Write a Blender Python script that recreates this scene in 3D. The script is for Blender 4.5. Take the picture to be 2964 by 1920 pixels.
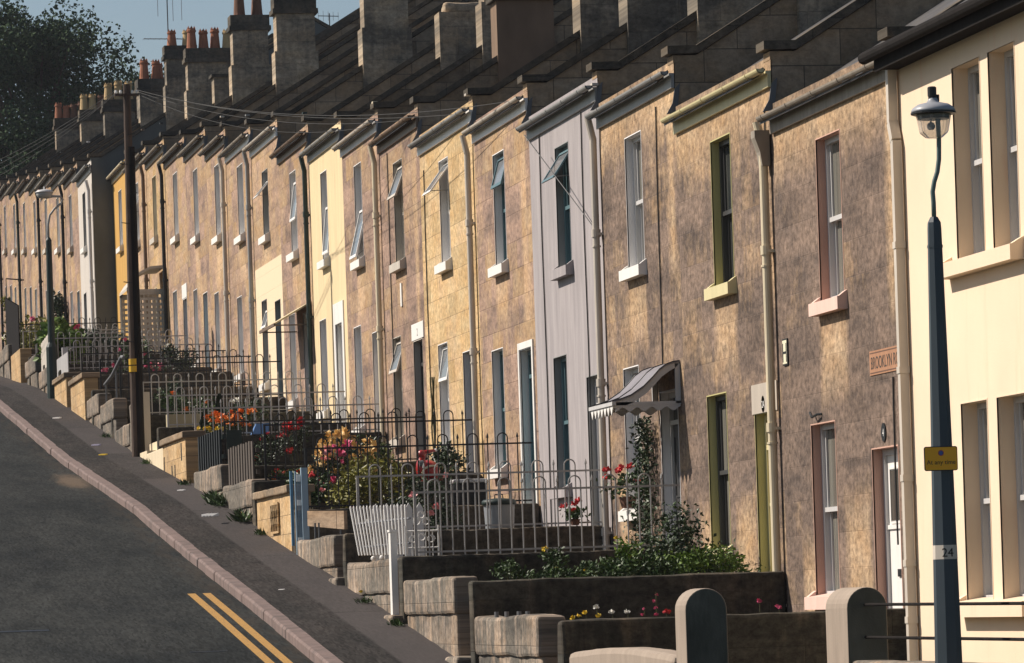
import bpy, bmesh, math, random
from mathutils import Vector, Matrix, noise
random.seed(7)
R = math.radians
for o in list(bpy.data.objects): bpy.data.objects.remove(o)
scene = bpy.context.scene
COL = scene.collection

# ------------------------------------------------------------------ camera, sky, sun, exposure
cam = bpy.data.cameras.new('camera'); camo = bpy.data.objects.new('camera', cam); COL.objects.link(camo)
TH = math.atan(.1805); RHO = .033
cr = Vector((math.cos(TH), -math.sin(TH), 0)); fw = Vector((math.sin(TH), math.cos(TH), 0)); up = Vector((0, 0, 1))
rx = cr*math.cos(RHO) - up*math.sin(RHO); uy = cr*math.sin(RHO) + up*math.cos(RHO)
M = Matrix((rx, uy, -fw)).transposed().to_4x4()
camo.matrix_world = M
cam.sensor_width = 36; cam.lens = 13050/2964*36
cam.shift_y = 784/2964; cam.shift_x = 0
cam.clip_start = .1; cam.clip_end = 6000
scene.camera = camo
SUNV = Vector((-.736, .37, .736)).normalized()
w = bpy.data.worlds.new('World'); scene.world = w; w.use_nodes = True
nt = w.node_tree; bg = nt.nodes['Background']; sky = nt.nodes.new('ShaderNodeTexSky'); sky.sky_type = 'NISHITA'
sky.sun_disc = False; sky.sun_elevation = math.asin(SUNV.z); sky.sun_rotation = math.atan2(SUNV.x, SUNV.y)
sky.air_density = 1.0; sky.dust_density = 1.2; sky.ozone_density = 1.0
nt.links.new(sky.outputs[0], bg.inputs[0]); bg.inputs[1].default_value = .062
sl = bpy.data.lights.new('sun', 'SUN'); sl.energy = 4.8; sl.angle = R(.5); sl.color = (1, .9, .79)
so = bpy.data.objects.new('sun', sl); COL.objects.link(so); so.rotation_euler = (-SUNV).to_track_quat('-Z', 'Y').to_euler()
so.location = (-40, 40, 60)
vs = scene.view_settings; vs.view_transform = 'Standard'; vs.look = 'None'; vs.exposure = .44; vs.gamma = 1; vs.use_curve_mapping = False
scene.render.engine = 'CYCLES'
scene.cycles.max_bounces = 6

# ------------------------------------------------------------------ helpers
class MB:
    def __init__(s): s.v = []; s.f = []
    def add(s, vs, fs):
        n = len(s.v); s.v += [tuple(v) for v in vs]; s.f += [tuple(i+n for i in f) for f in fs]; return s
    def box(s, x0, x1, y0, y1, z0, z1):
        return s.add([(x0,y0,z0),(x1,y0,z0),(x1,y1,z0),(x0,y1,z0),(x0,y0,z1),(x1,y0,z1),(x1,y1,z1),(x0,y1,z1)],
              [(0,3,2,1),(4,5,6,7),(0,1,5,4),(1,2,6,5),(2,3,7,6),(3,0,4,7)])
    def xz(s, poly, y0, y1):           # polygon in X-Z plane extruded along Y
        n = len(poly); vs = [(x,y0,z) for x,z in poly]+[(x,y1,z) for x,z in poly]
        return s.add(vs, [tuple(range(n)), tuple(range(2*n-1,n-1,-1))]+[(i+n,(i+1)%n+n,(i+1)%n,i) for i in range(n)])
    def yz(s, poly, x0, x1):
        n = len(poly); vs = [(x0,y,z) for y,z in poly]+[(x1,y,z) for y,z in poly]
        return s.add(vs, [tuple(range(n)), tuple(range(2*n-1,n-1,-1))]+[(i+n,(i+1)%n+n,(i+1)%n,i) for i in range(n)])
    def tube(s, pts, r, n=8, caps=True):
        pts = [Vector(p) for p in pts]; k = len(pts)
        rs = r if isinstance(r, (list,tuple)) else [r]*k
        base = len(s.v); ref = None
        for i,p in enumerate(pts):
            t = (pts[min(i+1,k-1)]-pts[max(i-1,0)])
            if t.length < 1e-9: t = Vector((0,0,1))
            t.normalize()
            if ref is None:
                ref = Vector((1,0,0)) if abs(t.x) < .9 else Vector((0,1,0))
            a = (ref - t*ref.dot(t)).normalized(); b = t.cross(a); ref = a
            for j in range(n):
                c = 2*math.pi*(j+.5)/n; s.v.append(tuple(p+(a*math.cos(c)+b*math.sin(c))*rs[i]))
        for i in range(k-1):
            for j in range(n):
                s.f.append((base+i*n+j, base+i*n+(j+1)%n, base+(i+1)*n+(j+1)%n, base+(i+1)*n+j))
        if caps:
            s.f.append(tuple(base+j for j in range(n-1,-1,-1))); s.f.append(tuple(base+(k-1)*n+j for j in range(n)))
        return s
    def lathe(s, c, prof, n=16, ph=0):
        cx,cy,cz = c; base = len(s.v); k = len(prof)
        for r,z in prof:
            for j in range(n):
                a = 2*math.pi*(j+.5)/n+ph; s.v.append((cx+r*math.cos(a), cy+r*math.sin(a), cz+z))
        for i in range(k-1):
            for j in range(n):
                s.f.append((base+i*n+j, base+i*n+(j+1)%n, base+(i+1)*n+(j+1)%n, base+(i+1)*n+j))
        s.f.append(tuple(base+j for j in range(n-1,-1,-1))); s.f.append(tuple(base+(k-1)*n+j for j in range(n)))
        return s
    def ball(s, c, r, n=8, m=6, sq=(1,1,1)):
        prof = [(max(.001, r*math.sin(math.pi*i/m)), -r*math.cos(math.pi*i/m)) for i in range(m+1)]
        b = len(s.v); s.lathe((0,0,0), prof, n)
        for i in range(b, len(s.v)):
            x,y,z = s.v[i]; s.v[i] = (c[0]+x*sq[0], c[1]+y*sq[1], c[2]+z*sq[2])
        return s

def rough(x0, x1, y0, y1, z0, z1, seg=.14, amp=.012, bev=.03, top=None, seed=0):
    """a stone block / wall with worn, slightly uneven faces"""
    bm = bmesh.new(); bmesh.ops.create_cube(bm, size=1)
    for v in bm.verts: v.co = Vector((x0+(x1-x0)*(v.co.x+.5), y0+(y1-y0)*(v.co.y+.5), z0+(z1-z0)*(v.co.z+.5)))
    bmesh.ops.bevel(bm, geom=[e for e in bm.edges], offset=bev, segments=2, affect='EDGES', profile=.5)
    for ax, L in ((0,x1-x0),(1,y1-y0),(2,z1-z0)):
        n = int(L/seg); lo = (x0,y0,z0)[ax]
        for i in range(1, n):
            co = [0,0,0]; co[ax] = lo+L*i/n; no = [0,0,0]; no[ax] = 1
            bmesh.ops.bisect_plane(bm, geom=bm.verts[:]+bm.edges[:]+bm.faces[:], plane_co=co, plane_no=no)
    for v in bm.verts:
        d = noise.noise_vector(v.co*3.1+Vector((seed,0,0)))*amp + noise.noise_vector(v.co*9+Vector((0,seed,0)))*amp*.5
        v.co += d
        if top and v.co.z > z0+.4*(z1-z0): v.co.z += top(v.co)
    m = MB(); m.v = [tuple(v.co) for v in bm.verts]; bm.verts.index_update(); m.f = [tuple(v.index for v in f.verts) for f in bm.faces]
    bm.free(); return m

def tag(o, label=None, cat=None, group=None, kind=None):
    if label: o['label'] = label
    if cat: o['category'] = cat
    if group: o['group'] = group
    if kind: o['kind'] = kind
    return o
def thing(name, loc, label, cat, group=None):
    o = bpy.data.objects.new(name, None); COL.objects.link(o); o.location = loc; o.empty_display_size = .2
    return tag(o, label, cat, group)
WORLD = {}
def wloc(o):
    p = Vector(o.location)
    while o.parent: o = o.parent; p += Vector(o.location)
    return p
def obj(name, mb, mat, parent=None, at=None, smooth=False, label=None, cat=None, group=None, kind=None):
    """one mesh object; coordinates in mb are world coordinates"""
    org = Vector(at) if at is not None else (wloc(parent) if parent else Vector((0,0,0)))
    me = bpy.data.meshes.new(name); me.from_pydata([tuple(Vector(v)-org) for v in mb.v], [], mb.f); me.update()
    mats = mat if isinstance(mat, (list,tuple)) else [mat]
    for m in mats: me.materials.append(m)
    if smooth:
        for p in me.polygons: p.use_smooth = True
    o = bpy.data.objects.new(name, me); COL.objects.link(o)
    if parent: o.parent = parent; o.location = org - wloc(parent)
    else: o.location = org
    return tag(o, label, cat, group, kind)
def dup(o, parent, delta):
    c = o.copy(); COL.objects.link(c); c.parent = parent; c.location = Vector(o.location)+Vector(delta); return c
def text(name, body, size, origin, xdir, ydir, mat, parent, ext=.002, align='LEFT', sx=1.0, label=None):
    cu = bpy.data.curves.new(name, 'FONT'); cu.body = body; cu.size = size; cu.extrude = ext; cu.align_x = align
    t = bpy.data.objects.new('tmp_text', cu); COL.objects.link(t); bpy.context.view_layer.update()
    me = bpy.data.meshes.new_from_object(t.evaluated_get(bpy.context.evaluated_depsgraph_get()))
    bpy.data.objects.remove(t)
    xd = Vector(xdir); yd = Vector(ydir); zd = xd.cross(yd); p = Vector(origin)
    mb = MB(); mb.v = [tuple(p+xd*(v.co.x*sx)+yd*v.co.y+zd*v.co.z) for v in me.vertices]; mb.f = [tuple(q.vertices) for q in me.polygons]
    bpy.data.meshes.remove(me)
    return obj(name, mb, mat, parent, label=label)

# ------------------------------------------------------------------ materials
def newmat(name):
    m = bpy.data.materials.new(name); m.use_nodes = True; return m, m.node_tree, m.node_tree.nodes['Principled BSDF']
def N(nt, typ, **kw):
    n = nt.nodes.new(typ)
    for k, v in kw.items():
        if k.startswith('i_'):
            key = k[2:]; key = int(key) if key.isdigit() else key
            n.inputs[key].default_value = v
        else: setattr(n, k, v)
    return n
def math_(nt, op, a, b=None, clamp=False):
    n = nt.nodes.new('ShaderNodeMath'); n.operation = op; n.use_clamp = clamp
    for i, x in ((0,a),(1,b)):
        if x is None: continue
        if isinstance(x, (int,float)): n.inputs[i].default_value = x
        else: nt.links.new(x, n.inputs[i])
    return n.outputs[0]
def mix(nt, fac, a, b, typ='MIX'):
    n = nt.nodes.new('ShaderNodeMix'); n.data_type = 'RGBA'; n.blend_type = typ
    for i, x in ((0,fac),(6,a),(7,b)):
        if isinstance(x, (int,float)): n.inputs[i].default_value = x
        elif isinstance(x, tuple): n.inputs[i].default_value = x if len(x)==4 else x+(1,)
        else: nt.links.new(x, n.inputs[i])
    return n.outputs[2]
def noise_(nt, vec, scale, detail=4, rough_=.6, dist=0):
    n = N(nt, 'ShaderNodeTexNoise', i_Scale=scale, i_Detail=detail, i_Roughness=rough_, i_Distortion=dist)
    nt.links.new(vec, n.inputs['Vector']); return n.outputs['Fac']
def mapping(nt, vec, scale=(1,1,1), loc=(0,0,0)):
    n = nt.nodes.new('ShaderNodeMapping'); n.inputs['Scale'].default_value = scale; n.inputs['Location'].default_value = loc
    nt.links.new(vec, n.inputs['Vector']); return n.outputs[0]
def maprange(nt, v, a, b, c=0, d=1):
    n = nt.nodes.new('ShaderNodeMapRange'); nt.links.new(v, n.inputs[0])
    for i, x in enumerate((a,b,c,d)): n.inputs[i+1].default_value = x
    return n.outputs[0]
def pos(nt): return nt.nodes.new('ShaderNodeNewGeometry').outputs['Position']
def bump(nt, bs, h, strength=.3, dist=.02):
    b = N(nt, 'ShaderNodeBump', i_Strength=strength, i_Distance=dist); nt.links.new(h, b.inputs['Height']); nt.links.new(b.outputs[0], bs.inputs['Normal'])

def stone(name, clean, dark, amt, seed=0, plane='yz', bw=.62, bh=.29, blockvar=.32, patches=(), paint_below=None, joint=.55, streak=.45, grain=.35, pk=.07, medw=.45, jb=.8):
    """coursed ashlar: per-block tone, soot weathering in vertical streaks, cleaner washed patches"""
    m, nt, bs = newmat(name); P = pos(nt)
    sep = nt.nodes.new('ShaderNodeSeparateXYZ'); nt.links.new(P, sep.inputs[0])
    comb = nt.nodes.new('ShaderNodeCombineXYZ')
    a = {'yz':1,'xz':0}[plane]
    nt.links.new(sep.outputs[a], comb.inputs[0]); nt.links.new(sep.outputs[2], comb.inputs[1])
    uv = mapping(nt, comb.outputs[0], (1,1,1), (seed*.37, seed*.113, 0))
    warp = noise_(nt, uv, 2.5, 2)
    br = N(nt, 'ShaderNodeTexBrick', offset=.5, i_Scale=1.0)
    br.inputs['Brick Width'].default_value = bw; br.inputs['Row Height'].default_value = bh
    br.inputs['Mortar Size'].default_value = .006; br.inputs['Mortar Smooth'].default_value = .6
    br.inputs['Color1'].default_value = (0,0,0,1); br.inputs['Color2'].default_value = (1,1,1,1); br.inputs['Mortar'].default_value = (.5,.5,.5,1)
    nt.links.new(uv, br.inputs['Vector'])
    tone = maprange(nt, br.outputs['Color'], 0, 1, 1-blockvar, 1+blockvar*.5)
    # hue drift between blocks
    c1 = tuple(clean); c2 = (clean[0]*.92, clean[1]*.82, clean[2]*.7)
    big = noise_(nt, mapping(nt, uv, (1.6,3.2,1), (seed*1.7,3,0)), 1.0, 3)
    col = mix(nt, maprange(nt, big, .35, .65), c1, c2)
    st = noise_(nt, mapping(nt, uv, (5.5,.55,1), (seed*2.1,seed,0)), 1.0, 5, .65)
    lg = noise_(nt, mapping(nt, uv, (.42,.62,1), (seed*3.3,7,0)), 1.0, 5, .62, .6)
    fine = noise_(nt, mapping(nt, uv, (11,13,1)), 1.0, 5, .75)
    med = noise_(nt, mapping(nt, uv, (2.1,3.6,1), (seed,5,0)), 1.0, 5, .7)
    pick = maprange(nt, br.outputs['Color'], 0, 1, -pk, pk)
    wv = math_(nt, 'ADD', math_(nt, 'ADD', lg, math_(nt, 'MULTIPLY', math_(nt,'SUBTRACT',st,.5), streak)), math_(nt,'ADD',pick,math_(nt,'MULTIPLY',math_(nt,'SUBTRACT',med,.5),medw)))
    mask = maprange(nt, wv, .72-.5*amt-.15, .72-.5*amt+.2)
    mask = math_(nt, 'MULTIPLY', mask, min(1, .35+amt))
    for (yc, hw, zc, hh) in patches:
        dy = math_(nt, 'SUBTRACT', math_(nt, 'ABSOLUTE', math_(nt, 'SUBTRACT', sep.outputs[a], yc)), hw)
        dz = math_(nt, 'SUBTRACT', math_(nt, 'ABSOLUTE', math_(nt, 'SUBTRACT', sep.outputs[2], zc)), hh)
        d = math_(nt, 'ADD', math_(nt, 'MAXIMUM', dy, math_(nt,'MULTIPLY',dz,.5)), math_(nt, 'MULTIPLY', math_(nt,'SUBTRACT',math_(nt,'ADD',st,lg),1.0), .3))
        k = maprange(nt, d, -.12, .12)
        mask = math_(nt, 'MULTIPLY', mask, maprange(nt, k, 0, 1, .38, 1))
    mot = noise_(nt, mapping(nt, uv, (.8,2.3,1), (seed*.9,2,0)), 1.0, 6, .68, .4)
    dk = mix(nt, maprange(nt, mot, .36, .64), tuple(q*.72 for q in dark), (dark[0]*1.5, dark[1]*1.42, dark[2]*1.3))
    col = mix(nt, mask, col, dk)
    col = mix(nt, 1.0, col, mix(nt, 1.0, (1,1,1), tone, 'MULTIPLY') if False else col, 'MIX')
    g = maprange(nt, fine, .34, .66, 1-grain, 1+grain)
    tg = math_(nt, 'MULTIPLY', tone, g)
    cc = nt.nodes.new('ShaderNodeCombineColor')
    for i in range(3): nt.links.new(tg, cc.inputs[i])
    col = mix(nt, 1.0, col, cc.outputs[0], 'MULTIPLY')
    jm = math_(nt, 'MULTIPLY', br.outputs['Fac'], joint)
    col = mix(nt, jm, col, (dark[0]*.6, dark[1]*.6, dark[2]*.6))
    if paint_below:
        zt, pc = paint_below
        k = maprange(nt, sep.outputs[2], zt-.01, zt+.01, 1, 0)
        col = mix(nt, k, col, tuple(pc))
    nt.links.new(col, bs.inputs['Base Color']); bs.inputs['Roughness'].default_value = .9; bs.inputs['Specular IOR Level'].default_value = .15
    h = math_(nt, 'SUBTRACT', math_(nt,'MULTIPLY',fine,.5), math_(nt,'MULTIPLY',br.outputs['Fac'],jb))
    bump(nt, bs, h, .6, .018)
    return m

def paint(name, c, rough_=.6, var=.12, scale=2.0, stain=None, spec=.3, bmp=0, streaky=True):
    m, nt, bs = newmat(name); P = pos(nt)
    n1 = noise_(nt, mapping(nt, P, (scale, scale*3 if streaky else scale, scale*.5 if streaky else scale)), 1.0, 5, .6)
    v = maprange(nt, n1, .3, .7, 1-var, 1+var*.6)
    cc = nt.nodes.new('ShaderNodeCombineColor')
    for i in range(3): nt.links.new(v, cc.inputs[i])
    col = mix(nt, 1.0, tuple(c), cc.outputs[0], 'MULTIPLY')
    if stain:
        n2 = noise_(nt, mapping(nt, P, (3, 6, .7)), 1.0, 6, .7)
        col = mix(nt, maprange(nt, n2, stain[1], stain[1]+.15, 0, stain[2]), col, tuple(stain[0]))
    nt.links.new(col, bs.inputs['Base Color']); bs.inputs['Roughness'].default_value = rough_; bs.inputs['Specular IOR Level'].default_value = spec
    if bmp: bump(nt, bs, noise_(nt, P, 60, 4), bmp, .006)
    return m
def plain(name, c, rough_=.5, metal=0, spec=.5):
    return paint(name, c, rough_, .08, 5, spec=spec)
def leafmat(name, c, var=.5):
    m, nt, bs = newmat(name); P = pos(nt)
    n1 = noise_(nt, P, 7, 3, .6)
    c2 = (c[0]*1.7, c[1]*1.45, c[2]*1.0)
    col = mix(nt, maprange(nt, n1, .35, .68), (c[0]*(1-var), c[1]*(1-var), c[2]*(1-var)), c2)
    nt.links.new(col, bs.inputs['Base Color']); bs.inputs['Roughness'].default_value = .5; bs.inputs['Specular IOR Level'].default_value = .35
    bs.inputs['Transmission Weight'].default_value = 0
    return m
def asphalt(name, c, c2, lines=None):
    m, nt, bs = newmat(name); P = pos(nt)
    big = noise_(nt, mapping(nt, P, (.9,.25,1)), 1.0, 5, .6)
    fine = noise_(nt, P, 70, 3, .7); mid = noise_(nt, mapping(nt,P,(3.2,.9,1)), 1.0, 4, .65)
    col = mix(nt, maprange(nt, math_(nt,'ADD',math_(nt,'MULTIPLY',big,.6),math_(nt,'MULTIPLY',mid,.4)), .38, .62), tuple(c), tuple(c2))
    vor = N(nt, 'ShaderNodeTexVoronoi', i_Scale=1.0); nt.links.new(mapping(nt,P,(42,7,1)), vor.inputs['Vector'])
    spk = maprange(nt, vor.outputs['Color'], 0, 1, .55, 1.5)
    cc = nt.nodes.new('ShaderNodeCombineColor')
    for i in range(3): nt.links.new(spk, cc.inputs[i])
    col = mix(nt, 1.0, col, cc.outputs[0], 'MULTIPLY')
    nt.links.new(col, bs.inputs['Base Color']); bs.inputs['Roughness'].default_value = 1.0; bs.inputs['Specular IOR Level'].default_value = .06
    bump(nt, bs, fine, .5, .01); return m, nt, bs, col, P

TAN = (.54,.39,.24); SOOT = (.142,.108,.09); SOOTV = (.235,.168,.137)
m_coping = stone('coping_stone', (.17,.14,.105), (.05,.05,.046), .6, 3, 'xz', 1.1, .5, .25)
m_party = stone('party_wall_stone', (.37,.285,.2), (.105,.096,.082), .36, 5, 'xz', .75, .36, .38, joint=.85, grain=.25)
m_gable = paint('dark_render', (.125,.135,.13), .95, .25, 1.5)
m_chim = stone('chimney_stone', (.54,.44,.32), (.13,.118,.1), .62, 8, 'xz', 1.0, .45, .22, joint=.3)
m_slate, nts, bss = newmat('roof_slate')
Pp = pos(nts); brk = N(nts,'ShaderNodeTexBrick', i_Scale=1.0); brk.inputs['Brick Width'].default_value=.26; brk.inputs['Row Height'].default_value=.2
brk.inputs['Color1'].default_value=(.028,.03,.036,1); brk.inputs['Color2'].default_value=(.06,.058,.06,1); brk.inputs['Mortar'].default_value=(.012,.012,.014,1); brk.inputs['Mortar Size'].default_value=.008
sp_ = nts.nodes.new('ShaderNodeSeparateXYZ'); nts.links.new(Pp, sp_.inputs[0]); cb_ = nts.nodes.new('ShaderNodeCombineXYZ'); nts.links.new(sp_.outputs[1], cb_.inputs[0]); nts.links.new(sp_.outputs[0], cb_.inputs[1])
nts.links.new(cb_.outputs[0], brk.inputs['Vector'])
nts.links.new(mix(nts, maprange(nts, noise_(nts,Pp,2.5,5,.65), .45,.65,0,.6), brk.outputs['Color'], (.075,.06,.04)), bss.inputs['Base Color']); bss.inputs['Roughness'].default_value=.65
bump(nts, bss, brk.outputs['Fac'], -.5, .015)
m_pot_red = paint('terracotta', (.34,.135,.075), .85, .3, 6); m_pot_buff = paint('buff_clay', (.48,.34,.17), .85, .25, 6); m_pot_dk = paint('sooty_clay', (.17,.085,.055), .85, .3, 6)
m_white = paint('white_gloss', (.78,.76,.72), .4, .08, 3); m_dirtywhite = paint('old_white', (.52,.47,.4), .5, .16, 3)
m_gutold = paint('grimy_gutter_paint', (.27,.235,.19), .6, .25, 3)
m_mblack = paint('matt_black', (.016,.014,.013), .9, .3, 4, spec=.08)
m_cream_p = paint('cream_gloss', (.66,.57,.4), .45, .12, 3)
m_grey_p = paint('grey_paint', (.29,.29,.28), .45, .12, 3); m_ltgrey = paint('light_grey_paint', (.52,.51,.5), .45, .1, 3)
m_black = paint('black_paint', (.016,.017,.018), .45, .2, 4); m_dkgreen = paint('dark_green_paint', (.02,.035,.032), .5, .2, 4)
m_brown = paint('brown_paint', (.16,.11,.075), .5, .15, 3); m_olive = paint('olive_paint', (.50,.45,.2), .5, .1, 3); m_olivecream = paint('primrose_paint', (.62,.55,.31), .5, .08, 3)
m_pink = paint('salmon_pink_paint', (.56,.34,.26), .7, .15, 2); m_pinksill = paint('pale_pink_paint', (.72,.5,.42), .7, .1, 3)
m_creamwall = paint('cream_render', (.755,.60,.435), .85, .07, .8, stain=((.74,.5,.34), .56, .6), bmp=.3, streaky=False)
m_creamwall2 = paint('yellow_cream_render', (.68,.54,.32), .85, .13, 1.5, stain=((.45,.35,.2), .58, .5), bmp=.2)
m_lav = paint('lavender_render', (.345,.315,.315), .85, .16, 2.2, stain=((.25,.23,.235), .46, .6), bmp=.3)
m_ochre = paint('ochre_render', (.50,.29,.075), .85, .12, 1.5, bmp=.2); m_whitewall = paint('white_render', (.52,.48,.43), .85, .12, 1.5, stain=((.4,.36,.3), .58, .5), bmp=.2)
m_creamblock = paint('cream_blocks', (.62,.52,.36), .85, .1, 2)
m_glass, ntg, bsg = newmat('window_glass')
gn = noise_(ntg, mapping(ntg, pos(ntg), (1,5,.6)), 1.0, 3)
ntg.links.new(mix(ntg, maprange(ntg, gn, .4, .6), (.025,.03,.03), (.085,.085,.075)), bsg.inputs['Base Color']); bsg.inputs['Roughness'].default_value = .08; bsg.inputs['Specular IOR Level'].default_value = .5
m_curt, ntc, bsc = newmat('glass_with_net_curtain')
gn = noise_(ntc, mapping(ntc, pos(ntc), (1,26,.4)), 1.0, 3)
ntc.links.new(mix(ntc, maprange(ntc, gn, .35, .65), (.10,.095,.08), (.2,.19,.16)), bsc.inputs['Base Color']); bsc.inputs['Roughness'].default_value = .12
m_gl_case, ntk, bsk = newmat('casement_glass'); bsk.inputs['Base Color'].default_value = (.2,.21,.22,1); bsk.inputs['Roughness'].default_value = .12
m_teal = paint('teal_door_paint', (.09,.16,.18), .45, .1, 3); m_dkdoor = paint('dark_door_paint', (.05,.05,.05), .4, .15, 3)
m_rev = paint('white_reveal_paint', (.78,.755,.74), .6, .1, 2)
m_lead = paint('lead', (.13,.135,.14), .6, .2, 4)

HX = 10.56
S = {  # houses: s0,s1,zf, upper(lo,hi,zt,zb), lower(lo,hi,zt,zb), door(lo,hi,zt)
0:(33.3,38.58,4.58,None,None,None),
1:(38.58,43.2,4.52,(40.6,41.5,4.28,2.75),(41.12,42.04,1.6,-.03),(38.9,39.8,1.28)),
2:(43.2,47.6,4.99,(45.05,45.95,4.73,3.22),(45.6,46.5,2.1,.48),(43.5,44.35,1.81)),
3:(47.6,51.75,5.5,(49.41,50.3,5.23,3.75),(49.95,50.79,2.63,1.02),(47.95,48.85,2.26)),
4:(51.75,56.2,5.84,(53.65,54.5,5.56,4.08),(54.2,55.03,3.01,1.4),(52.2,52.97,2.66)),
5:(56.2,60.25,6.23,(58.02,58.85,5.92,4.45),(58.55,59.4,3.36,1.79),(56.45,57.3,3.24)),
6:(60.25,64.9,6.54,(62.42,63.2,6.28,4.83),(62.97,63.77,3.71,2.15),(60.87,61.69,3.48)),
7:(64.9,68.75,6.97,(66.54,67.4,6.68,5.17),(67.2,68.03,4.07,2.54),(65.16,66.0,3.9)),
8:(68.75,72.75,7.33,(70.68,71.46,7.05,5.53),(71.26,72.03,4.5,2.87),(69.33,70.06,4.29)),
9:(72.75,76.7,7.64,(74.6,75.35,7.32,5.85),(75.23,76.02,4.88,3.34),(73.29,74.04,4.68)),
10:(76.7,80.75,8.02,(78.48,79.28,7.71,6.29),(79.18,79.96,5.24,3.71),(77.25,78.1,5.15)),
11:(80.75,84.7,8.55,(82.33,83.15,8.12,6.92),(83.05,83.8,5.77,4.23),(81.1,81.87,5.63)),
12:(84.7,88.7,8.85,(86.05,86.95,8.6,7.24),(86.85,87.6,6.11,4.61),(85.0,85.72,5.98)),
13:(88.7,92.2,9.25,(89.91,90.75,8.99,7.56),(90.7,91.44,6.47,4.93),(89.0,89.8,6.2)),
14:(92.2,96.2,9.63,(93.85,94.65,9.29,7.89),(94.6,95.3,6.82,5.24),(92.73,93.5,6.62)),
15:(96.2,100.3,9.9,(97.81,98.65,9.61,8.23),(98.6,99.4,7.09,5.56),(96.65,97.4,6.78)),
}
def derived(s0, s1, sb):
    return (s0, s1, sb+1.84, (s0+2.0,s0+2.8,sb+1.52,sb+.13), (s0+2.6,s0+3.35,sb-1.0,sb-2.5), (s0+.45,s0+1.2,sb-1.13))
S[16] = derived(100.3,104.4,8.46); S[17] = derived(104.4,108.6,8.70); S[18] = derived(108.6,112.85,8.94)
for i in range(9):
    a = 112.85+4.15*i; S[19+i] = derived(a, a+4.15, 9.29+.081*(a+2.7-115.6))

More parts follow.
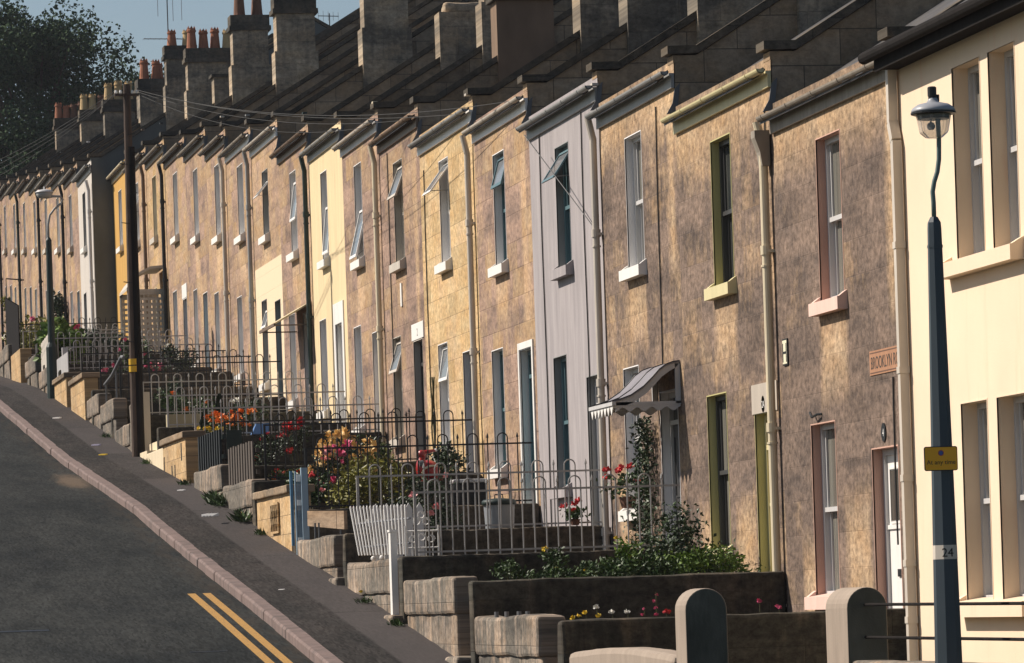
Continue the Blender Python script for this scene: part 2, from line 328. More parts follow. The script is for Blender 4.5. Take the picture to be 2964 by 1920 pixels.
PS = [(-3000,-1.7),(10,-1.75),(26,-1.95),(34,-1.5),(44,-.58),(50,.06),(58.4,.93),(64.5,1.6),(76.7,2.73),(93.7,4.55),(98.9,5.05),(110,5.9),(120,6.6),(150,9.0),(200,11.5),(3000,14)]
def pav(s):
    for (a,b),(c,d) in zip(PS, PS[1:]):
        if s <= c: return b+(d-b)*(s-a)/(c-a)
    return PS[-1][1]
HOUSE = {
0:('cream rendered house with paired sash windows behind the near lamp post',dict(wall=m_creamwall)),
1:('sooty stone house with salmon pink reveals and a painted street name',dict(st=(TAN,SOOT,1.0),rev=m_pink,sill=m_pinksill,gut=m_gutold,fas=m_gutold,fr=m_ltgrey,door=m_white)),
2:('sooty stone house with olive green reveals and primrose sills',dict(st=(TAN,SOOT,.86),rev=m_olive,sill=m_olivecream,gut=m_olivecream,fas=m_olivecream,fr=m_dkdoor,door=m_olivecream)),
3:('weathered stone house with a scrolled canopy over its front door',dict(st=(TAN,SOOT,.8),rev=m_rev,sill=m_white,gut=m_grey_p,fas=m_grey_p,fr=m_ltgrey,door=m_dkdoor)),
4:('lavender grey painted house',dict(wall=m_lav,rev=m_grey_p,sill=m_lav,gut=m_grey_p,fas=m_grey_p,fr=m_teal,door=m_ltgrey)),
5:('tan stone house with a bright white door surround beside the lavender house',dict(st=(TAN,SOOTV,.5),rev=m_rev,sill=m_white,gut=m_dirtywhite,fas=m_white,fr=m_teal,door=m_teal)),
6:('clean yellow stone house with a wide open top window',dict(st=((.56,.42,.235),SOOTV,.12),rev=m_rev,sill=m_white,gut=m_grey_p,fas=m_white,fr=m_white,door=m_dkdoor)),
7:('mauve brown stone house with a pale lintel over its door',dict(st=(TAN,SOOTV,.66),rev=m_dirtywhite,sill=m_dirtywhite,gut=m_brown,fas=m_brown,fr=m_dirtywhite,door=m_dkdoor)),
8:('brown stone house with a long lower casement swung out upstairs',dict(st=(TAN,SOOTV,.58),rev=m_rev,sill=m_white,gut=m_dirtywhite,fas=m_ltgrey,fr=m_white,door=m_dirtywhite)),
9:('yellow cream painted house with a white door surround',dict(wall=m_creamwall2,rev=m_rev,sill=m_white,gut=m_grey_p,fas=m_grey_p,fr=m_white,door=m_white)),
10:('stone house with a sloping lean-to porch roof',dict(st=(TAN,SOOTV,.5),rev=m_rev,sill=m_white,gut=m_brown,fas=m_brown,fr=m_white,door=m_dkdoor)),
11:('stone house with its ground floor painted cream',dict(st=(TAN,SOOTV,.35),rev=m_grey_p,sill=m_white,gut=m_dirtywhite,fas=m_white,fr=m_white,door=m_teal,low=(6.42,(.72,.58,.4)))),
12:('tan stone house just uphill of the one with a cream ground floor',dict(st=(TAN,SOOTV,.42),rev=m_rev,sill=m_white,gut=m_gutold,fas=m_white)),
13:('tan stone house with a white downpipe at its near corner',dict(st=(TAN,SOOTV,.42),rev=m_rev,sill=m_white,gut=m_gutold,fas=m_gutold)),
14:('tan stone house third downhill of the black downpipe beside the trellis porch',dict(st=(TAN,SOOTV,.5),rev=m_rev,sill=m_white,gut=m_gutold,fas=m_gutold)),
15:('tan stone house with a white panel over its front door',dict(st=(TAN,SOOTV,.4),rev=m_rev,sill=m_white,gut=m_gutold,fas=m_brown)),
16:('pale stone house with a white arched trellis porch',dict(st=((.54,.39,.21),SOOTV,.25),rev=m_cream_p,sill=m_dirtywhite,gut=m_gutold,fas=m_gutold)),
17:('stone house half hidden behind the telegraph pole',dict(st=(TAN,SOOTV,.35),rev=m_rev,sill=m_white,gut=m_gutold,fas=m_gutold)),
18:('ochre painted house at the upper end of the lower terrace',dict(wall=m_ochre,rev=m_rev,sill=m_white,gut=m_cream_p,fas=m_cream_p)),
19:('white painted end house with a dark blank gable',dict(wall=m_whitewall,rev=m_grey_p,sill=m_white,gut=m_grey_p,fas=m_grey_p)),
20:('stone house adjoining the white end house',dict(st=(TAN,SOOTV,.5))),
21:('stone house behind the far lamp post arm',dict(st=(TAN,SOOTV,.4))),
22:('stone house left of the far lamp post',dict(st=(TAN,SOOTV,.45))),
23:('stone house fifth uphill from the gable end',dict(st=(TAN,SOOTV,.42))),
24:('stone house sixth uphill from the gable end',dict(st=(TAN,SOOTV,.5))),
25:('stone house above the dark gate at the left edge',dict(st=(TAN,SOOTV,.5))),
26:('second last stone house at the top of the street',dict(st=(TAN,SOOTV,.55))),
27:('last stone house at the top of the street by the trees',dict(st=(TAN,SOOTV,.55))),
}
OPEN = { # casements: (house, which): (hinge z, height, angle)
(4,'u'):(5.5,.44,34),(5,'u'):(5.88,.42,16),(6,'u'):(6.25,.56,37),(7,'u'):(6.62,.52,21),(8,'u'):(6.34,.8,14),(9,'u'):(6.75,.8,6),(10,'u'):(7.55,.7,8),
(11,'u'):(7.95,.42,40),(17,'u'):(10.0,.55,22),(6,'l'):(3.68,.5,10),(7,'l'):(4.02,.5,17),(11,'l'):(5.6,.36,18)}
PIPES = {1:(m_dirtywhite,38.42,'sq'),2:(m_cream_p,43.33,'rd'),4:(m_dirtywhite,51.75,'rd'),6:(m_dirtywhite,60.4,'rd'),8:(m_cream_p,68.8,'rd'),10:(m_dkgreen,76.78,'rd'),12:(m_grey_p,84.75,'rd'),13:(m_dirtywhite,88.8,'rd'),
  16:(m_black,100.35,'rd'),17:(m_brown,104.5,'rd'),19:(m_ltgrey,113.0,'rd'),21:(m_black,121.2,'rd'),23:(m_black,129.6,'rd'),25:(m_dkgreen,137.8,'rd'),27:(m_black,146.1,'rd')}
# chimneys on the near party wall of a house: X front, width, stack top above coping foot, pots, material pots
CHIM = {3:(12.0,.85,2.2,[(0,m_pot_red)]),4:(11.82,.85,2.2,[(0,m_pot_red)]),5:(11.92,.85,2.3,[(0,m_pot_red)]),6:(12.12,.85,2.3,[(0,m_pot_red)]),7:(11.76,.85,.8,[]),8:(12.27,.76,2.0,[(0,m_pot_red)]),
  9:(12.23,.8,.72,[]),11:(12.2,.81,2.05,[(0,m_pot_buff),(1,m_pot_buff)]),14:(12.1,.8,1.72,[(0,m_pot_buff),(1,m_pot_buff)]),16:(12.17,.8,1.72,[(0,m_pot_dk),(1,m_pot_dk)]),
  17:(12.2,.8,.6,[]),18:(12.06,1.15,1.62,[(0,m_pot_red),(1,m_pot_red),(2,m_pot_red),(3,m_pot_buff)]),19:(12.0,.75,1.6,[(0,m_pot_red),(1,m_pot_buff)]),
  20:(11.72,.95,1.1,[(0,m_pot_red),(1,m_pot_red),(2,m_pot_dk)]),21:(12.1,.8,1.0,[(0,m_pot_red),(1,m_pot_red)]),22:(11.56,.85,.95,[(0,m_pot_buff),(1,m_pot_buff),(2,m_pot_buff)]),
  24:(11.62,1.0,.9,[(0,m_pot_buff),(1,m_pot_buff),(2,m_pot_dk),(3,m_pot_buff)]),26:(11.55,.95,.95,[(0,m_pot_red),(1,m_pot_red),(2,m_pot_dk),(3,m_pot_dk)])}
BEHIND_FLAT = {}

def grid_wall(x, s0, s1, z0, z1, holes):
    ys = sorted({s0,s1}|{h[0] for h in holes}|{h[1] for h in holes}); zs = sorted({z0,z1}|{h[2] for h in holes}|{h[3] for h in holes})
    mb = MB()
    for ya,yb in zip(ys,ys[1:]):
        for za,zb in zip(zs,zs[1:]):
            yc,zc = (ya+yb)/2,(za+zb)/2
            if any(h[0]<yc<h[1] and h[2]<zc<h[3] for h in holes): continue
            mb.add([(x,ya,za),(x,yb,za),(x,yb,zb),(x,ya,zb)], [(3,2,1,0)])
    return mb
def lining(x, lo, hi, zb, zt, d):
    mb = MB(); e = .004
    mb.add([(x-e,hi,zb),(x+d,hi,zb),(x+d,hi,zt),(x-e,hi,zt)],[(0,1,2,3)])
    mb.add([(x-e,lo,zb),(x+d,lo,zb),(x+d,lo,zt),(x-e,lo,zt)],[(3,2,1,0)])
    mb.add([(x-e,lo,zt),(x+d,lo,zt),(x+d,hi,zt),(x-e,hi,zt)],[(3,2,1,0)])
    mb.add([(x-e,lo,zb),(x+d,lo,zb),(x+d,hi,zb),(x-e,hi,zb)],[(0,1,2,3)])
    # narrow painted margin standing proud of the wall face
    for (a,b,c,d2) in ((hi,hi+.012,zb,zt+.012),(lo-.012,lo,zb,zt+.012),(lo,hi,zt,zt+.012)):
        mb.box(x-e, x+.01, a, b, c, d2)
    return mb
def sash(x, lo, hi, zb, zt, fw_=.05, mid=True):
    mb = MB(); m = (zb+zt)/2
    mb.box(x,x+.1,hi-fw_,hi,zb,zt); mb.box(x,x+.1,lo,lo+fw_,zb,zt); mb.box(x+.002,x+.1,lo+fw_,hi-fw_,zt-fw_,zt); mb.box(x+.002,x+.1,lo+fw_,hi-fw_,zb,zb+fw_*.8)
    a,b = lo+fw_, hi-fw_
    if mid:
        mb.box(x+.008,x+.075,a,b,m-.02,m+.024)
        for (q0,q1,dx) in ((m+.024,zt-fw_,.03),(zb+fw_*.8,m-.02,.055)):
            mb.box(x+dx,x+dx+.03,a,a+.036,q0,q1); mb.box(x+dx,x+dx+.03,b-.036,b,q0,q1)
    return mb
def sill(x, lo, hi, zb, h=.135, p=.1, e=.1):
    mb = MB()
    mb.xz([(x-p,zb-h),(x+.12,zb-h),(x+.12,zb+.02),(x-p,zb-.015)], lo-e, hi+e)
    for (a,b) in ((lo-e,lo-.004),(hi+.004,hi+e)):
        mb.xz([(x-p+.02,zb-.012),(x+.0,zb-.012),(x+.0,zb+.045),(x-p*.25,zb+.03)], a+.002, b-.002)
    return mb
def window(house, x, W, rev, mfr, msill, key, opened=None, curtain=False, depth=.12, sl_=True):
    lo,hi,zt,zb = W
    p = obj('window', lining(x,lo,hi,zb,zt,depth), rev, house)
    obj('sash_frame', sash(x+depth,lo,hi,zb,zt), mfr, p)
    mzz=(zb+zt)/2; g = MB().box(x+depth+.05,x+depth+.054,lo+.04,hi-.04,mzz,zt-.04).box(x+depth+.075,x+depth+.079,lo+.04,hi-.04,zb+.03,mzz); obj('pane', g, m_curt if curtain else m_glass, p)
    if sl_: obj('sill', sill(x,lo,hi,zb), msill, p)
    if opened:
        hz,h,ang = opened; a = R(ang); px = x+depth-.012
        def q(u, v, w=0):   # along s, down the leaf, thickness
            return (px - v*math.sin(a) - w*math.cos(a), u, hz - v*math.cos(a) + w*math.sin(a)*0)
        mb = MB(); y0,y1 = lo+.035,hi-.035; t=.032
        def bar(u0,u1,v0,v1):
            mb.add([q(u0,v0),q(u1,v0),q(u1,v1),q(u0,v1),q(u0,v0,t),q(u1,v0,t),q(u1,v1,t),q(u0,v1,t)],[(0,1,2,3),(7,6,5,4),(4,5,1,0),(5,6,2,1),(6,7,3,2),(7,4,0,3)])
        bar(y0,y0+.042,0,h); bar(y1-.042,y1,0,h); bar(y0+.042,y1-.042,.0,.04); bar(y0+.042,y1-.042,h-.045,h)
        obj('casement', mb, mfr, p)
        mg = MB().add([q(y0+.04,.035,.014),q(y1-.04,.035,.014),q(y1-.04,h-.04,.014),q(y0+.04,h-.04,.014)],[(0,1,2,3)]); obj('casement_pane', mg, m_gl_case, p)
        st_ = MB().tube([q(lo+.1,h-.02), (x+depth+.01, lo+.1, hz-h*.75)], .006, 6); obj('casement_stay', st_, m_grey_p, p)
    return p
def door(house, x, D, floor, rev, mdoor, glazed=False, fan=True, depth=.095, mfr=None):
    lo,hi,zt = D; zb = floor
    p = obj('door', lining(x,lo,hi,zb,zt,depth), rev, house)
    fr = MB(); X=x+depth
    fr.box(X,X+.08,hi-.055,hi,zb,zt); fr.box(X,X+.08,lo,lo+.055,zb,zt); fr.box(X+.001,X+.08,lo+.055,hi-.055,zt-.06,zt)
    ztl = zt-.06
    if fan: fr.box(X+.001,X+.08,lo+.055,hi-.055,zt-.36,zt-.31); ztl = zt-.36
    obj('door_frame', fr, mfr or mdoor, p)
    if fan: obj('fanlight', MB().box(X+.04,X+.046,lo+.055,hi-.055,zt-.31,zt-.06), m_glass, p)
    lf = MB(); a,b = lo+.057,hi-.057; h = ztl-zb
    lf.box(X+.03,X+.07,a,b,zb+.01,ztl)
    def panel(u0,u1,v0,v1):
        f=.02
        lf.box(X+.018,X+.03,u0,u1,v0,v0+f); lf.box(X+.018,X+.03,u0,u1,v1-f,v1); lf.box(X+.018,X+.03,u0,u0+f,v0+f,v1-f); lf.box(X+.018,X+.03,u1-f,u1,v0+f,v1-f)
    mdl = (a+b)/2
    if glazed:
        lf.box(X+.012,X+.03,a,b,zb+h*.66,zb+h*.68)
        obj('pane', MB().box(X+.02,X+.029,a+.1,b-.1,zb+h*.70,zb+h*.93), m_glass, p)
        panel(a+.085,b-.085,zb+h*.685,zb+h*.945)
    else:
        for u0,u1 in ((a+.07,mdl-.03),(mdl+.03,b-.07)):
            panel(u0,u1,zb+.2,zb+h*.42); panel(u0,u1,zb+h*.52,zb+h*.93)
    obj('door_leaf', lf, mdoor, p)
    obj('handle', MB().ball((X-.005,a+.07,zb+h*.5),.025,8,6), m_brown, p)
    obj('letterbox', MB().box(X+.015,X+.03,mdl-.11,mdl+.11,zb+h*.44,zb+h*.475), m_black, p)
    return p
def pot(c, mat, parent, h=.5, r=.12):
    x,y,z = c; mb = MB().lathe(c, [(r*1.08,0),(r,.06),(r*.78,h*.72),(r*.92,h*.76),(r*.92,h*.84),(r*.8,h*.86),(r*.84,h*.9),(.001,h*.89)], 14)
    for k in range(8):
        a = 2*math.pi*k/8; q = (x+r*.78*math.cos(a), y+r*.78*math.sin(a))
        t = (-math.sin(a)*r*.26, math.cos(a)*r*.26)
        mb.add([(q[0]-t[0],q[1]-t[1],z+h*.88),(q[0]+t[0],q[1]+t[1],z+h*.88),(q[0],q[1],z+h*1.02),(q[0]*.93+x*.07,q[1]*.93+y*.07,z+h*.9)],[(0,1,2),(1,3,2),(3,0,2)])
    return obj('chimney_pot', mb, mat, parent, smooth=False)

def ped(x, y0, y1, zt):     # plinth of paint etc (unused margin)
    return MB().box(x-.01, x, y0, y1, zt-.2, zt)

houses = {}
for k in sorted(S):
    s0,s1,zf,U,L,D = S[k]; label, o = HOUSE[k]; x = HX if k < 19 else 10.04; ks = 1+.0*k
    floor = (D[2]-2.03) if D else -1.2
    base = min(floor, pav(s0))-.5
    h = thing('terraced_house', (x, s0, floor), label, 'house', 'houses of the terrace')
    houses[k] = h
    patches = []
    if 'st' in o:
        c,d,a = o['st']
        if U: patches.append(((U[0]+U[1])/2, (U[1]-U[0])/2+.02, U[3]-.13-.36, .34))
        if k in (1,2,3): patches += [((L[0]+L[1])/2+.6, .3, L[3]-.1, .5), (s0+.3,.12,zf-.8,1.2), ((s0+s1)/2, (s1-s0)/2, zf-.05, .3)]
        if k == 2: patches += [(44.9,.35,.35,.5)]
        if k == 1: patches += [(40.4,.42,.0,.8)]
        if k in (5,7,8,10): patches += [(s0+.5,.2,zf-1.5,1.6)]
        wm = stone('facade_stone_%d' % k, c, d, a+(.16 if k>4 and k!=6 else .05), k*3+1, 'yz', .62+.09*(k%3), .31+.025*(k%3), .2 if k<4 else .3, patches, paint_below=o.get('low'), joint=.1 if k<4 else .28, jb=.12 if k<4 else .6, grain=.5 if k<4 else .36, pk=.1 if k<4 else .2, medw=.35 if k<4 else .4)
    else: wm = o['wall']
    rev = o.get('rev', m_rev); msl = o.get('sill', m_white if k%2 else m_dirtywhite); mg = o.get('gut', m_gutold if k%3 else m_brown); mf = o.get('fas', m_gutold if k%2 else m_brown); mfr = o.get('fr', m_white); mdr = o.get('door', (m_dkdoor,m_white,m_teal)[k%3])
    holes = []
    if k == 0: wins = [((35.95,36.78,4.38,2.76),'u'),((34.95,35.7,4.38,2.76),'u2'),((36.05,36.83,1.55,-.11),'l'),((34.95,35.76,1.55,-.11),'l2')]
    else: wins = [(U,'u'),(L,'l')]
    holes = [(W[0],W[1],W[3],W[2]) for W,_ in wins]
    if D: holes.append((D[0],D[1],floor,D[2]))
    obj('front_wall', grid_wall(x, s0, s1, base, zf+.3, holes), wm, h)
    for W,key in wins:
        if k == 0: window(h, x, W, m_creamwall, m_ltgrey, m_creamwall, key, None, True, .14, False)
        else: window(h, x, W, rev, mfr, msl, key, OPEN.get((k,key)), curtain=((k*7+len(key)*3+(key=='l'))%3==0 or k==1), depth=.088 if k<5 else .105)
    if k == 0:
        for zb,sh in ((2.76,37.05),(-.11,36.95)): obj('sill', sill(x,34.95,sh-.1,zb,.14,.12,.1), m_creamwall, h)
    if D: door(h, x, D, floor, rev if k not in (5,9) else m_white, mdr, glazed=k in (1,2), fan=k not in (1,), mfr=m_ltgrey if k in (1,3) else None)
    # party wall with its raised coping on the near side (steps up the hill)
    xr = x+5.75; zr = zf+.46+.61*(xr-x-.25)
    pw = MB().xz([(x+.012,base),(x+11.5,base),(x+11.5,zf+.35),(xr,zr-.1),(x+.25,zf+.35),(x-.004,zf+.35),(x-.004,zf+.27),(x+.012,zf+.27)], s0+(.003 if k not in (0,19) else 0), s0+.28)
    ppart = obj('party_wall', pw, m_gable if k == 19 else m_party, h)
    if k > 0:
        cp = MB().xz([(x-.07,zf+.365),(x+.27,zf+.37),(xr,zr-.085),(x+11.6,zf+.35),(x+11.6,zf+.45),(xr,zr),(x+.25,zf+.455),(x-.07,zf+.45)], s0-.035, s0+.30)
        obj('coping', cp, m_coping, ppart)
    fz = lambda X: zf+.22+.61*(X-x)
    rf = MB().xz([(x-.13,fz(x-.13)),(x-.13,fz(x-.13)-.045),(xr,fz(xr)-.05),(x+11.6,zf+.15),(x+11.6,zf+.2),(xr,fz(xr))], s0+.28, s1+.0)
    # ragged slate butts along the eave
    y = s0+.3
    while y < s1-.26:
        d = random.uniform(0,.012); mbx = x-.14-d
        rf.xz([(mbx,fz(mbx)+.004),(x+.1,fz(x+.1)+.014+d*.4),(x+.1,fz(x+.1)+.004),(mbx,fz(mbx)-.012)], y, y+.245); y += .25
    obj('roof', rf, m_slate, h)
    obj('rear_wall', MB().box(x+11.45,x+11.5,s0+.28,s1,base,zf+.15), m_party, h)
    e1 = s1-.03; 
    if k == 0:
        obj('fascia', MB().box(x-.20,x,s0,s1-.1,zf,zf+.03).box(x-.22,x-.19,s0,s1-.1,zf-.02,zf+.15), m_mblack, h)
        gt = MB().tube([(x-.27,s0,zf+.12),(x-.27,s1+.05,zf+.12)], .055, 12); obj('gutter', gt, m_mblack, h)
    else:
        obj('fascia', MB().box(x-.035,x,s0-.0,s1-.02,zf-.0,zf+.13).box(x-.055,x,s0,s1-.02,zf+.13,zf+.16), mf, h)
        gy0 = s0-.12; 
        prof = [(x-.13+.046*math.cos(t),zf+.165+.046*math.sin(t)) for t in [math.pi+math.pi*i/8 for i in range(9)]]
        inner = [(px_*.0+(x-.13)+.036*math.cos(t),zf+.165+.036*math.sin(t)) for t in [2*math.pi-math.pi*i/8 for i in range(9)] for px_ in (0,)]
        gm = MB().xz(prof+inner, gy0, e1)
        for q in (gy0,e1-.006): gm.xz([(x-.13+.047*math.cos(t),zf+.165+.047*math.sin(t)) for t in [math.pi+math.pi*i/8 for i in range(9)]], q, q+.006)
        yy = gy0+.5
        while yy < e1:
            gm.xz([(x-.13+.052*math.cos(t),zf+.165+.052*math.sin(t)) for t in [math.pi+math.pi*i/8 for i in range(9)]]+[(x-.13+.045*math.cos(t),zf+.168+.045*math.sin(t)) for t in [2*math.pi-math.pi*i/8 for i in range(9)]], yy, yy+.03); yy += 1.0
        obj('gutter', gm, mg, h)
        # lead flashing where the roof meets the party wall above
        if k < 20: obj('flashing', MB().xz([(x-.1,zf+.22),(x+.02,zf+.24),(x+.06,zf+.56),(x+.0,zf+.5),(x-.03,zf+.34)], s1-.02, s1-.004), m_lead, h)
    if k in CHIM:
        cx_,cw,ch,pots = CHIM[k]; zb = zf+.46+.61*(cx_-x-.25); t0,t1 = s0-.07,s0+.42; zt = zb+ch
        cm = m_chim if k != 7 else paint('orange_render', (.2,.135,.09), .9, .25, 2)
        c = obj('chimney', MB().box(cx_,cx_+cw,t0,t1,zb-.7,zt), cm, h)
        if ch > 1.2: obj('chimney_plinth', MB().box(cx_-.05,cx_+cw+.05,t0-.03,t1+.03,zb-.75,zb+.62), cm, c)
        if k == 9:
            obj('chimney_cap', rough(cx_+.1,cx_+cw-.1,t0+.05,t1-.05,zt-.02,zt+.16,.1,.02,.05), m_chim, c)
        else:
            obj('chimney_cap', MB().box(cx_-.07,cx_+cw+.07,t0-.05,t1+.05,zt-(.32 if pots else .06),zt-(.24 if pots else 0)+.02).box(cx_-.04,cx_+cw+.04,t0-.02,t1+.02,zt-.22,zt+.02) if pots else MB().box(cx_-.06,cx_+cw+.06,t0-.05,t1+.05,zt-.01,zt+.06), m_coping, c)
        for i,(j,pm) in enumerate(pots):
            n = len(pots); px_ = cx_+cw*(j+.5)/max(n,1) if n > 1 else cx_+cw*.35
            pot((px_, (t0+t1)/2+random.uniform(-.05,.05), zt+.02), pm, c, random.uniform(.42,.56)*(1.35 if k in (14,16,11) else 1), .125 if k not in (14,16) else .13)
    if k in PIPES:
        pm,ps,kind = PIPES[k]; zl = S[k-1][2]; ztop = zl+.14; zb_ = base+.1
        if kind == 'sq':
            mb = MB().box(x-.10,x-.02,ps-.04,ps+.04,zb_,3.95)
            mb.tube([(x-.06,ps,3.95),(x-.06,ps+.09,4.12)],.06,4).box(x-.1,x-.02,ps+.05,ps+.13,4.12,4.62)
            for z in (3.0,1.9,.95,.2,-.3): mb.box(x-.108,x-.012,ps-.048,ps+.048,z,z+.06)
            dp = obj('downpipe', mb, pm, h)
        else:
            r = .042
            mb = MB().tube([(x-.075,ps,zb_),(x-.075,ps,zl-.1)], r, 12).tube([(x-.075,ps,zl-.12),(x-.13,ps,zl+.14)], r, 10)
            for z in [zb_+.9+i*1.75 for i in range(5)]:
                if z < zl-.2: mb.tube([(x-.075,ps,z),(x-.075,ps,z+.09)], r*1.3, 12).tube([(x-.075,ps,z-.12),(x-.075,ps,z-.1)], r*1.25, 12)
            dp = obj('downpipe', mb, pm, h)
            for z in [zb_+.9+i*1.75 for i in range(4)]: obj('pipe_bracket', MB().box(x-.075,x,ps-.06,ps+.06,z+.02,z+.05), pm, dp)
            if k == 2: obj('hopper', MB().xz([(x-.02,zl-.3),(x-.1,zl-.3),(x-.12,zl-.16),(x-.17,zl-.02),(x-.17,zl+.05),(x-.02,zl+.05)], ps-.07, ps+.09), m_gutold, dp)

# facade details -----------------------------------------------------
AX, AZ = (0,-1,0), (0,0,1)
def plate(k, s, z, num, oval=True):
    h = houses[k]; x = HX
    mb = MB(); n = 20
    mb.yz([(s+.075*math.cos(2*math.pi*i/n), z+.085*math.sin(2*math.pi*i/n)) for i in range(n)], x-.012, x-.001)
    p = obj('number_plate', mb, m_black, h)
    if num: text('digit', num, .1, (x-.0125, s+.0, z-.035), AX, AZ, m_white, p, .001, 'CENTER')
plate(1, 39.35, 1.42, '4'); plate(2, 43.94, 1.9, '2A')
for k,(a,b,c,d) in {2:(43.35,44.43,1.815,2.11),7:(65.0,66.1,3.92,4.16),15:(96.55,97.5,6.8,7.1)}.items():
    lt = obj('lintel', MB().box(HX-.012,HX-.001,a,b,c,d), m_white if k!=2 else paint('pale_lintel',(.42,.37,.31),.8,.1), houses[k])
    if k == 7: text('digit', '2', .16, (HX-.0125, 65.55, 3.97), AX, AZ, m_black, lt, .001, 'CENTER')
for k,(lo,hi,zt,wd,tp) in {5:(56.45,57.3,3.24,.1,.1),9:(73.29,74.04,4.68,.2,.36)}.items():
    f = S[k][5][2]-2.03
    obj('door_surround', MB().box(HX-.02,HX-.001,hi+.013,hi+wd,f,zt+tp).box(HX-.02,HX-.001,lo-wd,lo-.013,f,zt+tp).box(HX-.019,HX-.001,lo-.013,hi+.013,zt+.013,zt+tp), m_white, houses[k])
obj('iron_hook', MB().tube([(HX,41.6,1.69),(HX-.04,41.64,1.69),(HX-.05,41.8,1.67),(HX-.05,41.88,1.72)],.012,6), m_black, houses[1])
obj('number_tablet', MB().box(HX-.02,HX-.001,66.88,67.0,4.5,4.85), m_white, houses[8-1+1] if False else houses[7])
# cables clipped down the fronts
def cable(k, s, z1, z0, bend=0):
    pts = [(HX-.012, s+.02*math.sin(z*1.7)+bend*(z-z0)/(z1-z0), z) for z in [z1+(z0-z1)*i/14 for i in range(15)]]
    obj('wall_cable', MB().tube(pts, .009, 5), m_black, houses[k])
cable(4, 55.45, 5.82, .9); cable(4, 52.75, 5.82, 1.0); cable(3, 48.62, 5.4, 2.55, -.1); cable(2, 43.45, 4.8, -.1); cable(6, 64.5, 6.3, 3); cable(7,67.9,6.9,2.6); cable(1,38.95,1.9,.4)
def sloped_wire(k, a, b, lab): obj('wall_cable', MB().tube([a,b], .007, 5), m_black, houses[k])
sloped_wire(4, (HX-.3,54.9,5.78), (HX-.02,51.9,4.3), '')

# street name, hydrant plate
sn = obj('street_name_sign', MB().box(HX-.008,HX-.0015,38.66,39.76,1.95,2.17), paint('faded_brown_lettering_panel',(.36,.19,.11),.9,.15,5), None, (HX,39.2,1.95), label='faded brown painted street name panel on the sooty stone wall', cat='street sign')
text('lettering', 'BROOKLYN RO', .158, (HX-.009, 39.715, 2.005), AX, AZ, paint('faded_black_letters',(.05,.045,.04),.9,.2,9), sn, .0008, 'LEFT', .88)
obj('border', MB().box(HX-.0095,HX-.008,38.66,39.74,1.965,1.975).box(HX-.0095,HX-.008,38.66,39.74,2.145,2.155), paint('border_line',(.12,.07,.05),.9), sn)
hp = obj('hydrant_plate', MB().box(HX-.015,HX-.001,42.84,43.04,2.23,2.49), m_black, None, (HX,42.94,2.23), label='small white hydrant plate with a black H beside the cream downpipe', cat='plate')
obj('plate_face', MB().box(HX-.018,HX-.015,42.855,43.025,2.245,2.475), paint('enamel_cream',(.8,.75,.55),.3,.05), hp)
text('lettering', 'H', .27, (HX-.0185, 42.94, 2.262), AX, AZ, m_black, hp, .0008, 'CENTER')

# ------------------------------------------------------------------ ground, road, pavement, kerb
def strip(x0, x1, off, s_list, z_off, nx=1):
    mb = MB(); 
    for i,s in enumerate(s_list):
        for j in range(nx+1): mb.v.append((x0+(x1-x0)*j/nx, s, pav(s)+z_off))
    for i in range(len(s_list)-1):
        for j in range(nx): a=i*(nx+1)+j; mb.f.append((a,a+1,a+nx+2,a+nx+1))
    return mb
SL = [-2500,-600,-100,-20,0,10]+[15+1.0*i for i in range(190)]+[230,300,600,2500]
# smooth profile
_pv = pav
def pav_s(s): return sum(_pv(s+d) for d in (-3,-2,-1,0,1,2,3))/7
mg_, ntx, bsx = newmat('soil_and_grass')
nz = noise_(ntx, pos(ntx), 1.5, 6, .7); ntx.links.new(mix(ntx, maprange(ntx,nz,.4,.6), (.035,.03,.02), (.04,.06,.022)), bsx.inputs['Base Color']); bsx.inputs['Roughness'].default_value=.95
gb = MB(); xs = [-2500,-300,-60,-1.5,0,6,7.3,10.5,26,60,300,2500]
for s in SL:
    for X in xs: gb.v.append((X,s,pav(s)-(.26 if -60< X <26 else .3)+(0 if X<26 else (X-26)*.02 if X<300 else 5)))
n = len(xs)
for i in range(len(SL)-1):
    for j in range(n-1): a=i*n+j; gb.f.append((a,a+1,a+n+1,a+n))
obj('ground', gb, mg_, kind='structure', label='soil and rough ground under the street', cat='ground')
m_road,nta,bsa,colr,Pr = asphalt('road_asphalt', (.016,.0185,.0192), (.034,.036,.0345))
spr = nta.nodes.new('ShaderNodeSeparateXYZ'); nta.links.new(Pr, spr.inputs[0])
gnz = noise_(nta, mapping(nta, Pr, (7,1.1,1)), 1.0, 5, .7)
gm_ = math_(nta,'MULTIPLY', maprange(nta, spr.outputs[0], 5.7, 6.12, 0, 1), maprange(nta, gnz, .42, .62, 0, .75))
dxs = math_(nta,'MULTIPLY', math_(nta,'SUBTRACT', spr.outputs[0], 5.9), 2.2); dys = math_(nta,'MULTIPLY', math_(nta,'SUBTRACT', spr.outputs[1], 71.6), .32)
rr = math_(nta,'ADD', math_(nta,'SQRT', math_(nta,'ADD', math_(nta,'MULTIPLY',dxs,dxs), math_(nta,'MULTIPLY',dys,dys))), math_(nta,'MULTIPLY', gnz, .9))
sand = maprange(nta, rr, .75, 1.15, .75, 0)
cr2 = mix(nta, sand, mix(nta, gm_, colr, (.052,.043,.034)), (.14,.105,.075)); nta.links.new(cr2, bsa.inputs['Base Color'])
road = obj('road', strip(-1.6,6.14,0,SL,-.11,8), m_road, kind='structure', label='grey asphalt road climbing to the left', cat='road')
m_pavement,ntb,bsb,colp,Pb = asphalt('pavement_asphalt', (.024,.0235,.0225), (.046,.041,.038))
